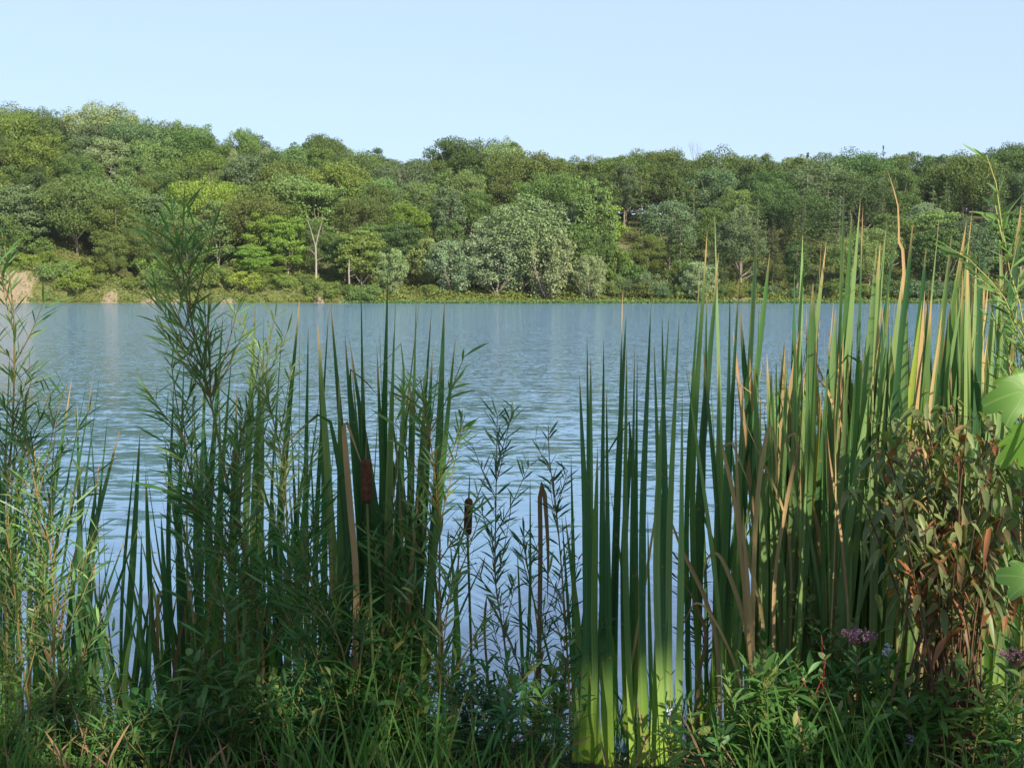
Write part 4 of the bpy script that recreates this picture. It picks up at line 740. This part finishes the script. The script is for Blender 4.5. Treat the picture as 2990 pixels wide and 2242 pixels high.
for px, yt, Y, c, L, W in [(2740, 1990, 3.3, 1, .13, .02), (2250, 1990, 3.35, 1, .10, .018), (2640, 2010, 3.3, 1, .13, .02), (2880, 2040, 3.25, 2, .14, .016), (2060, 2150, 3.3, 0, .09, .016), (2180, 2090, 3.3, 1, .11, .018), (2450, 2080, 3.3, 2, .10, .016), (2320, 2120, 3.25, 1, .09, .015), (2560, 2110, 3.3, 0, .1, .016),
   (2960, 2080, 3.25, 1, .12, .016), (1060, 1800, 3.4, 0, .12, .018), (960, 1740, 3.45, 0, .12, .017), (1150, 1900, 3.4, 0, .13, .02), (900, 1900, 3.4, 0, .11, .013), (820, 1990, 3.35, 0, .10, .012), (1010, 1990, 3.35, 0, .13, .02), (1230, 1990, 3.4, 0, .10, .016), (1370, 2000, 3.4, 3, .10, .017), (1480, 2080, 3.35, 0, .1, .018), (1390, 1960, 3.5, 3, .05, .02),
   (1590, 2100, 3.4, 0, .10, .014), (700, 2080, 3.35, 0, .10, .013), (560, 2100, 3.35, 0, .10, .01), (1120, 2080, 3.3, 0, .12, .022), (900, 2100, 3.3, 0, .10, .014), (1300, 2110, 3.3, 0, .10, .018), (450, 2130, 3.3, 0, .09, .01), (330, 2120, 3.3, 1, .09, .01), (220, 2060, 3.4, 1, .09, .009), (120, 2040, 3.4, 0, .09, .009), (40, 2080, 3.3, 1, .08, .009), (640, 1960, 3.5, 0, .11, .012)]:
    col = [(.045, .13, .035), (.07, .16, .04), (.12, .21, .05), (.03, .085, .035)][c]; dn = ['dark green', 'mid-green', 'bright green', 'dusky'][c] + (' broad-leaved' if W >= .018 else ' narrow-leaved' if W < .013 else ' lance-leaved')
    herb(px, yt, Y, dn, L, W * (.7 if px < 1700 else 1), 30, col, lean=rng.uniform(-.05, .05))
for k in range(44):
    px = 30 + k * 67 + rng.uniform(-40, 40)
    if 1640 < px < 2120: continue
    c = int(rng.choice([0, 1, 1, 2, 3])); W = float(rng.choice([.008, .008, .012, .012, .018])); col = [(.045, .13, .035), (.07, .16, .04), (.12, .21, .05), (.03, .085, .035)][c]
    herb(px, rng.uniform(1900, 2130), rng.uniform(3.3, 3.8), ['dark green', 'mid-green', 'bright green', 'dusky'][c] + [' narrow-leaved', ' lance-leaved', ' broad-leaved'][[.008, .012, .018].index(W)], rng.uniform(.07, .13), W, 34, col, lean=rng.uniform(-.08, .08), side=4)
rng = np.random.default_rng(105)
# grass along the bank edge
def grass():
    mb = MB(); n = 6500; X = rng.uniform(-2.0, 2.0, n); Y = rng.uniform(2.95, 4.05, n); pxg = px_of(X, Y); foot = (pxg > 1650) & (pxg < 2110) & (Y < 3.7); Z = bank_z(X, Y); h = rng.uniform(.10, .30, n) * (1 + .5 * np.sin(X * 5 + Y * 3)) * np.where(foot, .35, 1) * np.where(Y > 3.7, .9, 1)
    k = 6; s = np.linspace(0, 1, k); a = rng.uniform(0, 6.28, n); ln = rng.uniform(.05, .5, n); D = np.stack([np.cos(a) * ln, np.sin(a) * ln, np.ones(n)], -1); D = nrm(D)
    leaves(mb, np.stack([X, Y, Z - .02], -1), D, nrm(np.stack([-np.sin(a), np.cos(a), a * 0], -1) + rng.normal(size=(n, 3)) * .4), h, rng.uniform(.0025, .009, n), rng.uniform(0, .9, n), K=7, peak=.35)
    tag(mb.build('grass', M['herb'], col=(.07, .155, .035)), 'tangled green grass growing along the edge of the near bank', 'grass', kind='stuff')
    mb = MB(); n = 500; X = rng.uniform(-2.0, 2.0, n); Y = rng.uniform(3.1, 4.1, n); a = rng.uniform(0, 6.28, n); D = nrm(np.stack([np.cos(a), np.sin(a), rng.uniform(.1, 2.5, n)], -1))
    leaves(mb, np.stack([X, Y, bank_z(X, Y)], -1), D, rdir(n), rng.uniform(.1, .3, n), rng.uniform(.003, .009, n), .2, K=5)
    tag(mb.build('dry_litter', M['dead'], col=(.25, .17, .09)), 'dry broken reed litter lying in the grass at the bank', 'reed litter', kind='stuff')
grass()
# labels of the near plants: what, where along the bank, and which of those
NEAR = [(-999, 110, 'at the left edge'), (110, 330, 'in the left clump'), (330, 480, 'beside the left open water'), (480, 620, 'beside the tallest willow'), (620, 740, 'left of the fat brown spike'), (740, 960, 'near the fat brown spike'), (960, 1230, 'right of the fat brown spike'),
        (1230, 1390, 'in the right-centre clump'), (1390, 1500, 'beside the yellow-footed clumps'), (1500, 1620, 'left of the right stand'), (1620, 1760, "in the stand's left part"), (1760, 1900, "in the stand's middle"), (1900, 2050, 'behind the brown-leaved shrub'), (2050, 9999, 'by the right edge')]
gg = defaultdict(list)
for p in PLANTS: p['sect'] = next(s for a, b, s in NEAR if a <= p['px'] < b); gg[(p['desc'], p['cat'], p['sect'])].append(p)
for (d, c, s), L in gg.items():
    L.sort(key=lambda p: p['px']); noun = {'cattail': 'cattail', 'willow sapling': 'willow sapling', 'plant': 'plant'}.get(c, '')
    for i, p in enumerate(L):
        full = c == 'flower' or 'sprig' in d
        lab = d if full else ' '.join(x for x in (d, noun, s) if x)
        if len(L) > 1: lab = '%s from left, %s' % (ORD[i], lab)
        tag(p['o'], lab, c, p['group'] or {'flower': 'small flowers on the near bank', 'plant': 'leafy plants on the near bank'}.get(c))

rng = np.random.default_rng(106)
# ---- unseen trees behind the camera, crowns shaped to shade the left and lower foreground
GAPS = [(rng.uniform(-1.8, 1.9), rng.uniform(-.2, 1.5), rng.uniform(.07, .16)) for _ in range(34)] + [(rng.uniform(-1.8, .5), rng.uniform(.1, 1.5), rng.uniform(.06, .13)) for _ in range(22)] + [(rng.uniform(.75, 1.9), rng.uniform(-.2, .9), rng.uniform(.07, .17)) for _ in range(22)] + [(rng.uniform(-1.8, 1.9), rng.uniform(-.25, .3), rng.uniform(.06, .14)) for _ in range(12)]
def lit(x, z):
    """where, on the reed belt (plane y = 3.9), crown leaves are left out to let sun through"""
    px = CX + x / 3.9 * FPX; py = HOR - (z - 1.45) / 3.9 * FPX
    if py < np.interp(px, [0, 900, 950, 1250, 1700, 2000, 2150, 2350, 2700, 3100], [700, 760, 900, 940, 960, 1080, 1280, 1560, 1740, 1740]): return True
    if 1540 < px < 1990 and py > 2030: return True
    if 2060 < px < 2360 and 1470 < py < 1840: return True
    if 2300 < px < 2480 and 1880 < py < 2100: return True
    if 740 < px < 860 and 860 < py < 1300: return True
    if 1000 < px < 1100 and 1600 < py < 1900: return True
    if 1400 < px < 1990: return False
    return any((x - a) ** 2 + (z - b) ** 2 < c * c for a, b, c in GAPS)
def shade_tree(x, y, h, rad, cb, nl, label):
    t = thing('unseen_shade_tree', (x, y, .16), label, 'tree', 'trees behind the viewer'); cm, tm = MB(), MB(); pts = []
    for i in range(nl):
        u = nrm(rng.normal(size=3)) * rng.uniform(.25, 1) ** .5; c = np.array([x, y, (h + cb) / 2]) + u * np.array([rad, rad, (h - cb) / 2])
        n = 60; C = c + rdir(n) * .55 * rng.uniform(.2, 1, (n, 1)); k = (C[:, 1] - 3.9) / S[1]; X = C[:, 0] - k * S[0]; Z = C[:, 2] - k * S[2]
        keep = np.array([(not lit(a, b)) or rng.random() < .01 for a, b in zip(X, Z)])
        if keep.any(): C = C[keep]; quads(cm, C, rdir(len(C)), rng.uniform(.16, .30, len(C))); pts.append(c)
    tube(tm, [(x, y, 0), (x + .1, y, cb), (x, y, h * .8)], .22, .06, 8, 8)
    for c in pts[::12]: tube(tm, [(x, y, cb * .9), (np.array([x, y, c[2]]) + c) / 2, c], .06, .02, 5, 5)
    cm.build('crown', M['tree'], t, (.05, .10, .03)); tm.build('trunk', M['bark'], t, smooth=True)
shade_tree(4.6, -6.0, 11, 3.6, 3.2, 170, 'unseen leafy tree behind the viewer, crown shaped for its shade, nearer of two')
shade_tree(8.6, -6.8, 12, 3.8, 2.6, 170, 'unseen leafy tree behind the viewer, crown shaped for its shade, further right')


# ---- thin summer haze: one closed box round the lake, the wood and the viewer
def haze():
    x0, x1, y0, y1, z0, z1 = -930., 930., -80., 1530., -9., 64.
    me = bpy.data.meshes.new('haze'); v = [(x, y, z) for x in (x0, x1) for y in (y0, y1) for z in (z0, z1)]
    me.from_pydata(v, [], [(0, 1, 3, 2), (4, 6, 7, 5), (0, 4, 5, 1), (2, 3, 7, 6), (0, 2, 6, 4), (1, 5, 7, 3)]); o = bpy.data.objects.new('haze', me); COL.objects.link(o)
    m = bpy.data.materials.new('haze'); m.use_nodes = True; n = m.node_tree; n.nodes.clear(); p = n.nodes.new('ShaderNodeVolumePrincipled'); p.inputs['Density'].default_value = .00007; p.inputs['Color'].default_value = (.84, .90, 1, 1); p.inputs['Anisotropy'].default_value = .2
    n.links.new(p.outputs[0], n.nodes.new('ShaderNodeOutputMaterial').inputs['Volume']); me.materials.append(m); tag(o, 'thin pale summer haze lying over the lake and the wood', 'haze', kind='stuff')
haze()
